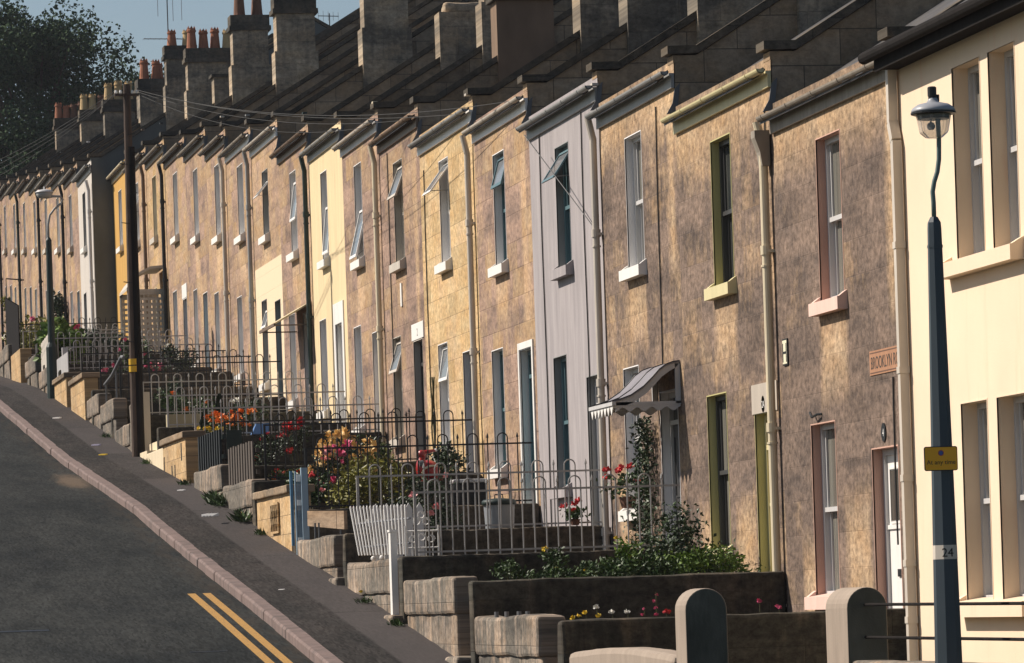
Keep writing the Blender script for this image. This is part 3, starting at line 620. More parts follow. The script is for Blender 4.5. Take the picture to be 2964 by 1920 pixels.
# paler relaid strip along the wall side
spx = ntb.nodes.new('ShaderNodeSeparateXYZ'); ntb.links.new(Pb, spx.inputs[0])
k1 = maprange(ntb, spx.outputs[0], 6.83, 6.87, 0, 1); k2 = N(ntb,'ShaderNodeTexBrick', i_Scale=1.0, offset=.0); k2.inputs['Brick Width'].default_value=7.0; k2.inputs['Row Height'].default_value=30.0
k2.inputs['Color1'].default_value=(0.1,.1,.1,1); k2.inputs['Color2'].default_value=(1,1,1,1); k2.inputs['Mortar Size'].default_value=.03; k2.inputs['Mortar'].default_value=(0,0,0,1)
cbx = ntb.nodes.new('ShaderNodeCombineXYZ'); ntb.links.new(spx.outputs[1], cbx.inputs[0]); cbx.inputs[1].default_value = 11.0; ntb.links.new(cbx.outputs[0], k2.inputs['Vector'])
cfin = mix(ntb, math_(ntb,'MULTIPLY',k1,maprange(ntb,k2.outputs['Color'],0,1,.15,.8)), colp, (.083,.074,.072)); ntb.links.new(cfin, bsb.inputs['Base Color'])
obj('pavement', strip(6.285,7.6,0,SL,0,6), m_pavement, kind='structure', label='dark asphalt pavement with paler patched strip', cat='pavement')
kb = MB(); s = 8.0; m_kerb = paint('pinkish_kerb_stone', (.18,.132,.118), .9, .35, 9, bmp=.4, stain=((.085,.07,.065),.5,.75))
while s < 170:
    L = random.uniform(.85,1.0); j = random.uniform(-.008,.008)
    a,b = s+.006, s+L-.006
    za,zb2 = pav(a),pav(b)
    P4 = [(6.13+j,-.2),(6.13+j,-.02),(6.15+j,.004),(6.285+j,.006),(6.285+j,-.2)]
    vs_ = [(X,a,za+z) for X,z in P4]+[(X,b,zb2+z) for X,z in P4]; n5=5
    kb.add(vs_, [tuple(range(n5)), tuple(range(2*n5-1,n5-1,-1))]+[(i+n5,(i+1)%n5+n5,(i+1)%n5,i) for i in range(n5)]); s += L
obj('kerb', kb, m_kerb, kind='structure', label='pinkish stone kerb along the pavement', cat='kerb')
m_yel, nty, bsy = newmat('road_paint_yellow'); ny = noise_(nty, pos(nty), 55, 4, .7)
nty.links.new(mix(nty, maprange(nty, ny, .5, .62, 0, .75), (.40,.215,.04), (.05,.045,.035)), bsy.inputs['Base Color']); bsy.inputs['Roughness'].default_value=.8
sl2 = [20+.5*i for i in range(66)]; sl2 = [q for q in sl2 if q < 52.6]+[52.63]
for a,b in ((5.64,5.735),(5.82,5.915)): obj('yellow_line', strip(a,b,0,sl2,-.11+.004), m_yel, road)
sm = MB()
for q in (): pass
obj('tar_seam', strip(2.2,3.75,0,[49.1,49.22],-.106,6), paint('tar',(.012,.013,.014),.5), road)
for (sa,sb,xa,xb) in ((46.6,46.65,5.0,5.4),):
    obj('tar_seam', strip(xa,xb,0,[sa,(sa+sb)/2,sb],-.1065,4), bpy.data.materials['tar'], road)

# garden soil beds per plot
def gfloor(k): return (S[k][5][2]-2.03) if S[k][5] else -1.15
m_soil = paint('garden_soil', (.05,.038,.026), .95, .4, 4)
for k in range(1,20):
    s0,s1 = S[k][0],S[k][1]; z = max(gfloor(k)-.05, pav(s0)-.1) if k>0 else -1
    obj('garden_ground', MB().box(7.6,HX-.005 if k<19 else 10.03,s0+.3,s1,z-.8,z), m_soil, kind='structure', label='garden soil in front of the house', cat='ground')

# ------------------------------------------------------------------ garden walls
m_gw = stone('garden_wall_stone', (.37,.30,.24), (.112,.104,.092), .66, 11, 'yz', 1.4, .42, .2, streak=1.3, grain=.4, joint=.3)
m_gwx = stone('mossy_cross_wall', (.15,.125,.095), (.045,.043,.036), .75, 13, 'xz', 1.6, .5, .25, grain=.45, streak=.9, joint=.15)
m_clean = stone('clean_ashlar', (.50,.36,.20), (.26,.19,.13), .3, 17, 'yz', .42, .24, .22, joint=.5, streak=.8)
m_cop2 = stone('wall_coping', (.34,.26,.18), (.13,.11,.085), .5, 19, 'yz', .7, .5, .2)
m_buff = paint('buff_render', (.30,.245,.195), .9, .15, 2.5, stain=((.2,.17,.14),.6,.5), bmp=.3)
FW0, FW1 = 7.40, 7.66
WALLS = [ # s0,s1,ztop,material,label,coping
(39.75,43.12,-.13,m_gw,'worn grey stone front wall with iron stubs, in front of the pink trimmed house',0),
(44.3,47.5,.27,m_gw,'streaky grey stone front wall below the weedy bed',0),
(48.25,51.7,.51,m_gw,'grey stone front wall carrying the striped white fence panel',0),
(52.75,56.05,.86,m_gw,'rounded grey stone front wall below the blank signboard',0),
(56.5,59.95,1.58,m_clean,'clean yellow ashlar front wall with a pierced grille, beside the blue gate',1),
(60.5,63.9,1.78,m_gw,'grey stone front wall under the weathered timber boards',0),
(64.1,67.6,2.11,m_gw,'grey stone front wall under the dark slatted fence',0),
(68.6,72.0,2.78,m_clean,'clean stone front wall with slotted holes and a flat coping',1),
(72.0,74.6,2.66,m_creamblock,'low cream painted front wall beside the steps',0),
(77.6,80.2,3.3,m_gw,'low grey stone front wall just uphill of the telegraph pole',0),
(80.4,83.0,3.88,m_gw,'grey stone front wall with a sloping handrail above it',0),
(83.4,85.9,4.12,m_gw,'short grey front wall with a rounded corner',0),
(86.2,89.4,4.66,m_clean,'clean block front wall with a sloping coping',1),
(90.4,93.4,4.9,m_clean,'pale rendered front wall behind the far lamp post',1),
(94.6,97.6,5.3,m_gw,'grey front wall under the white board',0),
(98.6,101.6,5.75,m_gw,'tall weathered front wall beside the dark gateway',0),
(103,106,6.15,m_clean,'sandy front wall at the left edge of the photo',0),
(107,111,6.5,m_gw,'grey front wall near the crest of the street',0)]
walls = {}
for i,(a,b,z,mt,lb,cp) in enumerate(WALLS):
    zb = min(pav(a),pav(b))-.4
    w_ = thing('garden_wall', (7.53,(a+b)/2,pav((a+b)/2)), lb, 'wall', 'front garden walls'); walls[i]=w_
    topf = (lambda co, a=a, b=b: .012*math.sin((co.y-a)*2.1)) if mt is m_gw else None
    if cp:
        obj('wall_body', MB().box(FW0,FW1,a,b,zb,z-.1), mt, w_)
        obj('wall_coping', rough(FW0-.05,FW1+.05,a-.03,b+.03,z-.1,z,.2,.006,.015,seed=i), m_cop2, w_)
    else:
        if mt is m_gw: obj('wall_base', rough(FW0+.035,FW1-.01,a+.02,b-.03,zb,z-.36,.15,.014,.03,None,seed=i*7+1), mt, w_)
        obj('wall_body', rough(FW0,FW1,a,b,(z-.37) if mt is m_gw else zb,z,.13,0.012 if mt is m_gw else .004,.035 if mt is m_gw else .015,topf,seed=i*3), mt, w_, smooth=False)
for q in (42.4,41.85,41.2,40.75): obj('iron_stub', MB().tube([(7.5,q,-.14),(7.5,q,-.085)],.022,8), m_lead, walls[0])
# pierced grilles
def grille(w_, s0, s1, z0, z1, n, m_):
    mb = MB().box(FW0-.012,FW0-.002,s0,s1,z0,z1); g=obj('grille_panel', mb, m_black, w_)
    mb = MB(); X0,X1=FW0-.03,FW0-.012
    for i in range(n+1):
        y = s0+(s1-s0)*i/n
        for j in range(4):
            za=z0+(z1-z0)*j/4; zb_=z0+(z1-z0)*(j+1)/4; d=.1*(s1-s0)/n
            pts=[(X0+.005,y-d*2*(1 if j%2 else -1),za),(X0+.005,y+d*2*(1 if j%2 else -1),zb_)]
            mb.tube(pts,.014,4)
    mb.box(X0,X1,s0-.03,s1+.03,z1,z1+.03).box(X0,X1,s0-.03,s1+.03,z0-.03,z0).box(X0,X1,s0-.03,s0,z0,z1).box(X0,X1,s1,s1+.03,z0,z1)
    obj('grille_bars', mb, m_clean, g)
grille(walls[4], 57.6, 58.3, 1.02, 1.36, 4, 0)
sl_ = MB()
for (s_,z0,z1) in ((69.15,2.35,2.62),(71.75,2.2,2.5),(70.15,1.98,2.32),(70.6,1.98,2.32)): sl_.box(FW0-.004,FW0+.002,s_,s_+.12,z0,z1)
obj('slot_holes', sl_, m_black, walls[7])

# cross walls between the gardens, with hooped railings
m_rail_w = paint('silver_rail_paint', (.40,.385,.365), .45, .15, 8); m_rail_b = m_black
CROSS = [ # s, wall top, rail: None/(mat, ztop_rail, ztop)  , x0
(38.7,-.17,None,7.46,'mossy dark cross wall behind the round topped gate pier, lowest of all'),
(43.25,.22,None,7.46,'long mossy cross wall under the bed of weeds and ivy'),
(47.65,.53,('w',1.21),7.46,'dark cross wall under the nearest silver railing'),
(51.85,.87,('w',1.52),7.46,'dark cross wall under the second silver railing, with the geranium pot on top'),
(56.25,1.25,('b',2.02),7.46,'dark cross wall behind the blank signboard, under black railing'),
(60.35,1.75,('b',2.5),7.46,'dark cross wall beyond the yellow ashlar front wall'),
(64.95,2.1,('b',2.75),7.46,'dark cross wall beyond the timber boards'),
(68.8,2.7,('w',3.13),7.46,'cross wall with the blue tub standing on it'),
(72.8,3.02,('w',3.53),7.46,'cross wall uphill of the conifer'),
(76.75,3.4,('w',3.96),7.46,'cross wall behind the white gate'),
(80.8,3.85,('b',4.49),7.46,'cross wall below black railing, left of the telegraph pole'),
(84.75,4.25,('b',4.82),7.46,'cross wall below the second black railing uphill of the pole'),
(88.75,4.75,('b',5.17),7.46,'cross wall with pink flowers along its top'),
(92.3,5.05,('w',5.52),7.46,'cross wall with silver railing right of the far lamp post'),
(96.3,5.4,('w',5.95),7.46,'cross wall half hidden behind the leafy vine'),
(100.4,5.8,('w',6.3),7.46,'cross wall in front of the white end house'),
(104.4,6.05,('w',6.63),7.46,'cross wall left of the leafy vine'),
(108.9,6.5,('b',7.08),7.46,'cross wall under the dark railing at the far left')]
hoopd = {}
def railing(s, x0, x1, zb, zr, mat, lab, nm):
    rt = thing('railing', (x0,s,zb), lab, 'railing', 'hooped railings between the gardens')
    hz = zr+.135; r_ = .0088 if nm=='w' else .0088
    obj('top_rail', MB().box(x0,x1,s-.006,s+.006,zr-.011,zr+.011), mat, rt)
    obj('bottom_rail', MB().box(x0+.02,x1,s-.006,s+.006,zb+.03,zb+.05), mat, rt)
    obj('end_post', MB().box(x0,x0+.03,s-.013,s+.013,zb-.05,zr+.012), mat, rt)
    pitch = .385; n = int((x1-x0-.15)/pitch); hp0=None; sp0=None
    for i in range(n+1):
        xa = x0+.16+i*pitch
        if xa+.13 > x1-.02: break
        if hp0 is None:
            pts = [(xa,s,zb),(xa,s,hz-.065)]+[(xa+.065-.065*math.cos(math.pi*j/8),s,hz-.065+.065*math.sin(math.pi*j/8)) for j in range(1,8)]+[(xa+.13,s,hz-.065),(xa+.13,s,zb)]
            hp0 = obj('hoop', MB().tube(pts,r_,6), mat, rt)
            sp0 = obj('spike_bar', MB().tube([(xa+.257,s,zb),(xa+.257,s,hz-.06),(xa+.257,s,hz-.055),(xa+.257,s,hz-.03),(xa+.257,s,hz+.005)],[r_,r_,r_*1.9,r_*1.6,.002],6), mat, rt)
        else:
            dup(hp0, rt, (i*pitch,0,0))
            if xa+.257 < x1-.02: dup(sp0, rt, (i*pitch,0,0))
for i,(s,zt,rl,x0,lb) in enumerate(CROSS):
    xe = HX-.01 if s < 112 else 10.03
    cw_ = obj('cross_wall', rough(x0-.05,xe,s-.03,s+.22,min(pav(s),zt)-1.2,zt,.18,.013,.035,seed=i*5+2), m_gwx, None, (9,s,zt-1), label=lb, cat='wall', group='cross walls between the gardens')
    if rl:
        labs = ['nearest silver hooped railing, in front of the canopy house','second silver hooped railing, above the striped white fence','black hooped railing above the blank signboard','black hooped railing above the yellow shrub, second of the black ones','black hooped railing behind the timber boards','silver hooped railing in front of the orange marigolds','silver hooped railing beside the dark conifer','silver hooped railing just right of the telegraph pole','black hooped railing crossed by the telegraph pole, lowest','black hooped railing crossed by the telegraph pole, middle','black hooped railing crossed by the telegraph pole, highest','silver railing with a thick white corner post','silver railing behind the thick white corner post','silver railing in front of the white end house','silver railing standing left of the leafy vine','thin dark railing at the far left edge']
        railing(s+.09, x0+.12, HX-.06, zt, rl[1], m_rail_w if rl[0]=='w' else m_rail_b, labs[i-2], rl[0])

# round topped gate piers, buff front wall, twin rails near the lamp post
m_pier_end = paint('dark_green_grey_render', (.075,.082,.07), .95, .35, 3, stain=((.03,.035,.028),.5,.7), bmp=.4)  # much darker green-grey than the buff, for the end faces of the piers
def pier(name, x0, x1, s0, s1, zb, zt, lab):
    n = 14; r = (x1-x0)/2
    poly = [(x0,zb),(x1,zb)]+[((x0+x1)/2+r*math.cos(math.pi*i/n), zt-r+r*math.sin(math.pi*i/n)) for i in range(n+1)]
    o_ = obj(name, MB().xz(poly, s0, s1), [m_buff, m_pier_end], None, ((x0+x1)/2,s0,zb), label=lab, cat='gate pier', group='round topped gate piers')
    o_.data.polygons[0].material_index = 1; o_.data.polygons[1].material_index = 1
    bv = o_.modifiers.new('edge','BEVEL'); bv.width=.012; bv.segments=2; return o_
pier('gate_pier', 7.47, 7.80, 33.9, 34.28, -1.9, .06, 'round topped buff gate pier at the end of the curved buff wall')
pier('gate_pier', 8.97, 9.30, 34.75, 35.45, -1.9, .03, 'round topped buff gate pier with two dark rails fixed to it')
def curve_top(co): return .05*math.sin((co.y-34.3)/4.3*math.pi)-.015
obj('garden_wall', rough(7.45,7.7,34.3,38.6,-1.9,-.44,.2,.004,.05,curve_top,seed=77), m_buff, None, (7.57,36.4,-1.4), label='smooth buff garden wall joining the round topped pier', cat='wall', group='front garden walls')
obj('garden_wall', rough(8.95,9.22,29.0,34.6,-1.9,-.55,.2,.008,.03,seed=31), m_gw, None, (9.1,32,-1.5), label='low grey wall top along the bottom edge below the rails', cat='wall', group='front garden walls')
fr_ = thing('rail_fence', (9.12,33,-.5), 'two dark iron rails running behind the near lamp post', 'fence')
for zA,zB in ((-.11,-.13),(-.37,-.38)): obj('rail', MB().tube([(9.12,34.78,zA),(9.12,29,zB)],.013,8), m_mblack, fr_)
obj('rail_post', MB().tube([(9.12,29,-1.7),(9.12,29,-.1)],.02,8), m_brown, fr_)
obj('path_post', MB().tube([(8.3,38.9,-.6),(8.3,38.9,-.12)],.04,8), m_gw, None, (8.3,38.9,-.6), label='short stone stub rising behind the smooth buff wall', cat='post') if False else None

# ------------------------------------------------------------------ gates, fence panels
def slat_panel(name, x, sl, w, z0f, z1f, mat, lab, cat, extra=None, group=None, xt=0):
    t = thing(name, (x, sum(sl)/len(sl), z0f(sl[0])), lab, cat, group)
    first = None
    for s in sl:
        mb = MB().box(x-.01,x+.01,s-w/2,s+w/2,z0f(s),z1f(s)); obj('slat', mb, mat, t)
    return t
# striped white panel in front of house 3: convex slats with gaps
t = thing('fence_panel', (7.42,49.8,.55), 'white striped fence panel with vertical slats leaning on the grey stone wall', 'fence')
m_stripe = paint('shaded_slate_blue_board', (.17,.18,.2), .7, .1)
n = 17
for i in range(n):
    u = i/(n-1); st_ = 48.45+u*2.35; sb_ = 48.42+u*2.22; xt = 7.60-.26*u; xb = 7.60-.2*u
    obj('slat', MB().tube([(xb,sb_,.56+.03*u),(xt,st_,1.085+.05*u),(xt,st_+.002,1.105+.05*u)],[.0115,.0125,.006],8), m_white, t)
obj('fence_rail', MB().tube([(7.63,48.4,.68),(7.43,50.5,.68)],.012,6), m_stripe, t); obj('fence_rail', MB().tube([(7.64,48.4,.95),(7.40,50.8,.95)],.012,6), m_stripe, t)
for s in (49.6,50.25): obj('foot', MB().ball((7.5,s,.545),.03), m_white, t)
gp = obj('gate_post', MB().box(7.36,7.43,48.02,48.16,-.35,.8).xz([(7.35,.8),(7.44,.8),(7.44,.825),(7.35,.825)],48.01,48.17), m_white, None, (7.4,48.1,-.3), label='white square gate post at the end of the striped fence panel', cat='gate post')
# white wrought iron gate
wg = thing('iron_gate', (7.7,47.9,.1), 'white wrought iron gate with scrollwork behind the white post', 'gate')
obj('gate_frame', MB().tube([(7.5,47.86,.0),(7.5,47.86,.86)],.012,6).tube([(7.86,47.86,.0),(7.86,47.86,.86)],.012,6).tube([(7.5,47.86,.8),(7.86,47.86,.8)],.01,6).tube([(7.5,47.86,.1),(7.86,47.86,.1)],.01,6).tube([(7.5,47.86,.62),(7.86,47.86,.62)],.008,6), m_white, wg)
for i in range(4):
    xx = 7.57+.075*i
    obj('gate_bar', MB().tube([(xx,47.86,.1),(xx,47.86,.8)],.006,6), m_white, wg)
for cx_,cz_ in ((7.58,.71),(7.68,.73),(7.78,.71),(7.63,.9),(7.73,.9),(7.68,.97)):
    obj('scroll', MB().tube([(cx_+.045*(1-.1*j/3)*math.cos(j*.7),47.86,cz_+.045*(1-.1*j/3)*math.sin(j*.7)) for j in range(12)],.007,5), m_white, wg)
# white picket fence in garden 3
pk = thing('picket_fence', (8.0,50.6,.5), 'white pointed picket fence just behind the striped panel', 'fence')
for i in range(5):
    xx = 7.56+.125*i
    obj('picket', MB().xz([(xx,.45),(xx+.085,.45),(xx+.085,1.1),(xx+.0425,1.17),(xx,1.1)],50.6,50.62), m_white, pk)
obj('cross_rail', MB().box(7.5,8.18,50.625,50.65,.92,1.0), m_white, pk)
# blank stone signboard on legs in front of house 4
sg = thing('signboard', (7.5,54.4,.85), 'blank tilted stone coloured signboard on two thin legs', 'signboard')
m_board = stone('board_stone', (.42,.31,.215), (.3,.22,.16), .4, 23, 'xz', .3, 2, .1)
def slab(p, q, th, ztp, ztq, zbp, zbq):
    p=Vector((p[0],p[1],0)); q=Vector((q[0],q[1],0)); d=(q-p).normalized(); n_=Vector((-d.y,d.x,0))*th
    return MB().add([(p.x,p.y,ztp),(q.x,q.y,ztq),(q.x,q.y,zbq),(p.x,p.y,zbp),(p.x+n_.x,p.y+n_.y,ztp),(q.x+n_.x,q.y+n_.y,ztq),(q.x+n_.x,q.y+n_.y,zbq),(p.x+n_.x,p.y+n_.y,zbp)],[(0,1,2,3),(7,6,5,4),(4,5,1,0),(5,6,2,1),(6,7,3,2),(7,4,0,3)])
obj('board', slab((7.40,54.95),(7.76,54.3),.05,1.205,1.18,1.02,.955), m_board, sg)
for xx in (7.45,7.49,7.72): obj('leg', MB().box(xx,xx+.02,54.75-(xx-7.385)*1.2+.03,54.77-(xx-7.385)*1.2+.03,.7,1.05), m_lead, sg)
# pale blue timber gate
m_blue = paint('pale_blue_paint', (.26,.36,.44), .5, .1, 3); m_blue2 = paint('deep_blue_paint', (.10,.22,.33), .5, .1, 3)
bgt = thing('garden_gate', (7.5,56.2,.75), 'pale blue timber gate standing ajar beside the yellow ashlar wall', 'gate')
obj('gate_post', MB().box(7.475,7.555,55.95,56.03,.55,1.77), m_blue, bgt); obj('gate_stile', MB().box(7.365,7.40,56.2,56.25,.8,1.74), m_blue2, bgt)
obj('gate_stile', MB().box(7.40,7.42,56.02,56.06,.6,1.73), m_blue, bgt)
for za,zb_ in ((1.6,1.69),(1.3,1.37),(.82,.9)): obj('gate_rail', MB().box(7.42,7.475,56.0,56.03,za,zb_), m_white, bgt)
for i in range(3): obj('gate_slat', MB().box(7.428+.016*i,7.436+.016*i,56.005,56.025,.9,1.6), m_blue, bgt)
# weathered boards (house 6), dark slats (house 7)
m_wood = paint('weathered_timber', (.085,.07,.058), .9, .3, 4)
t = thing('board_fence', (7.5,62.1,1.75), 'weathered grey timber board fence on a front wall', 'fence')
for i in range(19): s=60.75+.15*i; dx=.014*(i%2); obj('board', MB().box(7.46+dx,7.485+dx,s,s+.142,1.72,2.30+.008*(i%3)), m_wood, t)
obj('fence_rail', MB().box(7.5,7.55,60.7,63.6,1.85,1.92).box(7.5,7.55,60.7,63.6,2.15,2.21), m_wood, t)
t = thing('slatted_fence', (7.48,65.7,2.1), 'dark green slatted fence with a solid return side', 'fence')
m_slat = paint('dark_slate_green_paint', (.02,.026,.028), .7, .2, 5)
for i in range(19): s=64.35+.15*i; obj('slat', MB().box(7.43+.022*(i%2),7.46+.022*(i%2),s,s+.10,2.08,2.62), m_slat, t)
obj('fence_rail', MB().box(7.476,7.52,64.3,67.15,2.2,2.26).box(7.476,7.52,64.3,67.15,2.48,2.54).box(7.53,7.75,64.28,64.31,1.95,2.6), m_dkgreen, t)
# cream steps and block planter (house 9)
t = thing('garden_steps', (7.9,74.9,2.5), 'cream painted steps and block wall rising beside the white gate', 'steps')
for i in range(4): obj('step', MB().box(7.42+.2*i,8.3,74.75,76.3,2.3,2.72+.16*i), m_creamblock, t)
obj('side_block', MB().box(7.75,8.55,74.5,74.72,2.4,3.3), paint('cream_block_shaded',(.36,.31,.2),.9,.12,2), t)  # darker copy of the cream, the shade on this side put into its colour
# stone pier + white gate by the telegraph pole
obj('gate_pier', rough(7.42,7.62,77.3,77.62,2.4,3.62,.15,.02,.03,seed=4), m_gw, None, (7.5,77.4,2.6), label='rough grey stone pier right behind the telegraph pole', cat='gate pier')
t = thing('garden_gate', (7.5,76.9,2.8), 'white boarded gate partly hidden by the telegraph pole', 'gate')
for i in range(3): obj('gate_board', MB().box(7.44+.0,7.46,76.62+.22*i,76.8+.22*i,3.2,3.72), m_white, t)
obj('gate_rail', MB().box(7.465,7.49,76.6,77.3,3.3,3.37).box(7.465,7.49,76.6,77.3,3.55,3.62), m_white, t); obj('gate_post', MB().box(7.55,7.67,76.5,76.62,2.7,3.78), m_dirtywhite, t)
# handrail, white corner post, white board, dark gate at the far left
t = thing('handrail', (7.5,82,3.9), 'dark sloping handrail above a grey front wall', 'handrail')
obj('rail', MB().tube([(7.5,82.9,4.25),(7.52,81.6,4.35),(7.6,80.6,4.62),(7.63,80.5,4.6)],.035,8), m_lead, t); obj('rail_post', MB().tube([(7.5,82.7,3.6),(7.5,82.7,4.24)],.02,6).tube([(7.55,81.2,3.6),(7.55,81.2,4.4)],.02,6), m_lead, t)
obj('corner_post', MB().box(7.48,7.6,92.1,92.25,4.8,5.5), m_ltgrey, None, (7.5,92.2,4.8), label='thick pale corner post at the end of a silver railing', cat='post')
t = thing('low_fence', (7.5,91.6,5), 'grey slatted low fence panel on a pale front wall', 'fence')
for i in range(14): obj('slat', MB().box(7.46,7.48,90.6+.2*i,90.74+.2*i,4.92,5.32+.0*i), m_ltgrey, t)
t = thing('board', (7.5,96.2,5.3), 'white board fence panel with leaves trailing over it', 'fence')
for i in range(5): obj('panel_board', MB().box(7.44,7.47,94.8+.5*i,95.28+.5*i,5.22,5.98-.02*i), m_dirtywhite, t)
t = thing('dark_gate', (7.6,106.5,6), 'dark green close boarded gate rising at the left edge', 'gate')
for i in range(16): obj('gate_board', MB().box(7.5,7.53,104.6+.26*i,104.84+.26*i,6.0,7.25-.03*abs(i-8)*0+.03*i), m_mblack, t)

# ------------------------------------------------------------------ canopy over the door of house 3
cn = thing('door_canopy', (HX,48.4,2.5), 'grey scrolled door canopy with a toothed valance', 'canopy')
s0,s1 = 47.76,49.0
top = [(9.79,2.135),(9.9,2.16),(10.0,2.195),(10.14,2.285),(10.24,2.38),(10.32,2.465),(10.4,2.52),(10.48,2.548),(HX-.005,2.555)]
m_can = paint('canopy_grey_sheet', (.2,.19,.205), .5, .15, 3)
mb = MB(); n=len(top)
for (x_,z_) in top: mb.v += [(x_,s0-.01,z_),(x_,s1+.01,z_),(x_,s1+.01,z_-.012),(x_,s0-.01,z_-.012)]
for i in range(n-1):
    a=4*i
    mb.f += [(a,a+4,a+5,a+1),(a+3,a+2,a+6,a+7),(a,a+3,a+7,a+4),(a+1,a+5,a+6,a+2)]
obj('canopy_sheet', mb, m_can, cn)
for q in (s0-.014,(s0+s1)/2,s1+.0):
    obj('canopy_rib', MB().tube([(x_,q+.01,z_+.006) for x_,z_ in top],.006,6), m_black, cn)
for q in (s0,s1-.03):
    side = [(x_,z_-.014) for x_,z_ in top]; inner=[(x_+ (.03 if i<7 else 0),z_-.075) for i,(x_,z_) in enumerate(top)][::-1]
    inner=[(min(x_,HX-.06),z_) for x_,z_ in inner]
    br_=obj('side_bracket', MB().xz(side+inner,q,q+.03).box(HX-.06,HX-.005,q,q+.03,2.1,2.53).box(9.8,HX-.005,q,q+.028,2.09,2.125), m_ltgrey, cn)
    vl = MB(); N_=40
    pl=[(9.83+(HX-.01-9.83)*i/N_, 2.085-.028-.022*math.cos(2*math.pi*i/N_*4.5)) for i in range(N_+1)]
    vl.xz([(9.83,2.09)]+[(x_,z_-.012) for x_,z_ in pl]+[(HX-.01,2.09)], q+.004,q+.02); obj('side_valance', vl, m_ltgrey, cn)
obj('front_beam', MB().box(9.785,9.83,s0-.03,s1+.03,2.09,2.13), m_ltgrey, cn)
nt_=7
for i in range(nt_):
    a=s0+(s1-s0)*i/nt_; b=a+(s1-s0)/nt_
    obj('valance_tooth', MB().yz([(a+.004,2.088),(b-.004,2.088),((a+b)/2,1.985)],9.80,9.812), m_white, cn)
# lean-to porch roof of house 10
pr = thing('porch_roof', (HX,78.5,4.9), 'thin cream lean-to porch roof on a slim rail', 'porch roof')
mb = MB(); A=(9.9,4.93); B=(HX-.005,5.3)
mb.xz([A,B,(B[0],B[1]-.035),(A[0],A[1]-.03)],76.95,79.0); obj('roof_sheet', mb, paint('cream_sheet',(.55,.46,.29),.6,.1), pr)
obj('tie_rail', MB().box(9.9,HX-.01,76.97,77.0,4.885,4.905).box(9.9,HX-.01,78.9,78.93,4.885,4.905).box(9.89,9.92,76.95,79.0,4.88,4.93), m_brown, pr)
# trellis porch of house 16
tp = thing('trellis_porch', (10,102,6.2), 'white arched trellis porch beside the black downpipe', 'porch')
s0,s1=100.6,102.3; f16=gfloor(16)
arch=[(9.65,f16+2.0),(9.75,f16+2.15),(9.95,f16+2.36),(10.2,f16+2.48),(10.5,f16+2.5)]
mb=MB()
for q in (s0,s1): pass
mb.xz(arch+[(x_,z_-.06) for x_,z_ in arch[::-1]],s0,s1); obj('arched_roof', mb, m_dirtywhite, tp)
for q in (s0+.02,s1-.05):
    obj('frame_post', MB().box(9.66,9.71,q,q+.04,f16-.1,f16+1.98).box(10.48,10.53,q,q+.04,f16-.1,f16+1.98).box(9.66,10.53,q,q+.04,f16+1.9,f16+1.97), m_dirtywhite, tp)
    lt=MB()
    for i in range(15): lt.box(9.7,10.5,q+.015,q+.025,f16+.1+.125*i,f16+.155+.125*i)
    for i in range(9): lt.box(9.72+.1*i,9.755+.1*i,q+.026,q+.034,f16,f16+1.9)
    obj('trellis', lt, m_dirtywhite, tp)

# ------------------------------------------------------------------ lamp posts, sign, telegraph pole, wires
m_post = paint('dark_blue_green_post', (.045,.06,.072), .35, .12, 3); m_alu = paint('weathered_aluminium', (.3,.31,.33), .4, .1, 5)
m_clear,ntq,bsq = newmat('lamp_bowl_glass'); bsq.inputs['Base Color'].default_value=(.9,.88,.85,1); bsq.inputs['Roughness'].default_value=.12; bsq.inputs['Transmission Weight'].default_value=.85; bsq.inputs['IOR'].default_value=1.05
LX,LS = 8.735,31.0
lp = thing('lamp_post', (LX,LS,-1.7), 'near dark lamp post with a clear bowl lantern, in front of the cream house', 'lamp post', 'street lamps')
obj('post', MB().tube([(LX,LS,-1.75),(LX,LS,-.55),(LX,LS,.95),(LX,LS,2.56),(LX,LS,2.6),(LX,LS,2.64)],[.108,.098,.077,.05,.047,.026],8), m_post, lp)
obj('post_collar', MB().tube([(LX,LS,2.42),(LX,LS,2.44)],.056,8), m_post, lp)
obj('swan_neck', MB().tube([(LX,LS,2.6),(LX,LS,2.74),(LX-.004,LS,2.82),(LX+.01,LS,2.89),(LX+.035,LS,2.96),(LX+.05,LS,3.05),(LX+.055,LS,3.2),(LX+.055,LS+.02,3.42)],.017,10), m_alu if False else paint('pale_green_steel',(.11,.16,.15),.4,.1), lp, smooth=True)
LC=(LX+.02,LS,0)
obj('hood', MB().lathe((LC[0],LS,3.385),[(.158,0),(.158,.012),(.148,.03),(.11,.055),(.045,.07),(.034,.09),(.03,.10)],20), m_alu, lp, smooth=True)
obj('hood_rim', MB().lathe((LC[0],LS,3.372),[(.15,-.005),(.162,0),(.162,.012),(.15,.013)],20), m_black, lp)
obj('photocell', MB().lathe((LC[0]-.005,LS,3.475),[(.028,0),(.028,.02),(.032,.025),(.032,.085),(.024,.092)],12).box(LC[0]+.025,LC[0]+.045,LS-.01,LS+.01,3.46,3.51), m_black, lp)
obj('bowl', MB().lathe((LC[0],LS,3.2),[(.045,0),(.06,.003),(.098,.035),(.105,.05),(.128,.172),(.122,.172),(.1,.05),(.055,.008),(.044,.004)],8), m_clear, lp)
obj('bulb', MB().ball((LC[0]-.02,LS,3.285),.03,12,8).tube([(LC[0]-.02,LS,3.31),(LC[0]-.02,LS,3.39)],.006,6), m_lead, lp, smooth=True)
obj('shade_ring', MB().lathe((LC[0],LS,3.335),[(.105,0),(.112,0),(.118,.028),(.11,.028)],16), m_black, lp)
bd = MB().tube([(LX,LS,.205),(LX,LS,.305)],[.0885,.0872],8); bnd=obj('number_band', bd, m_dirtywhite, lp)
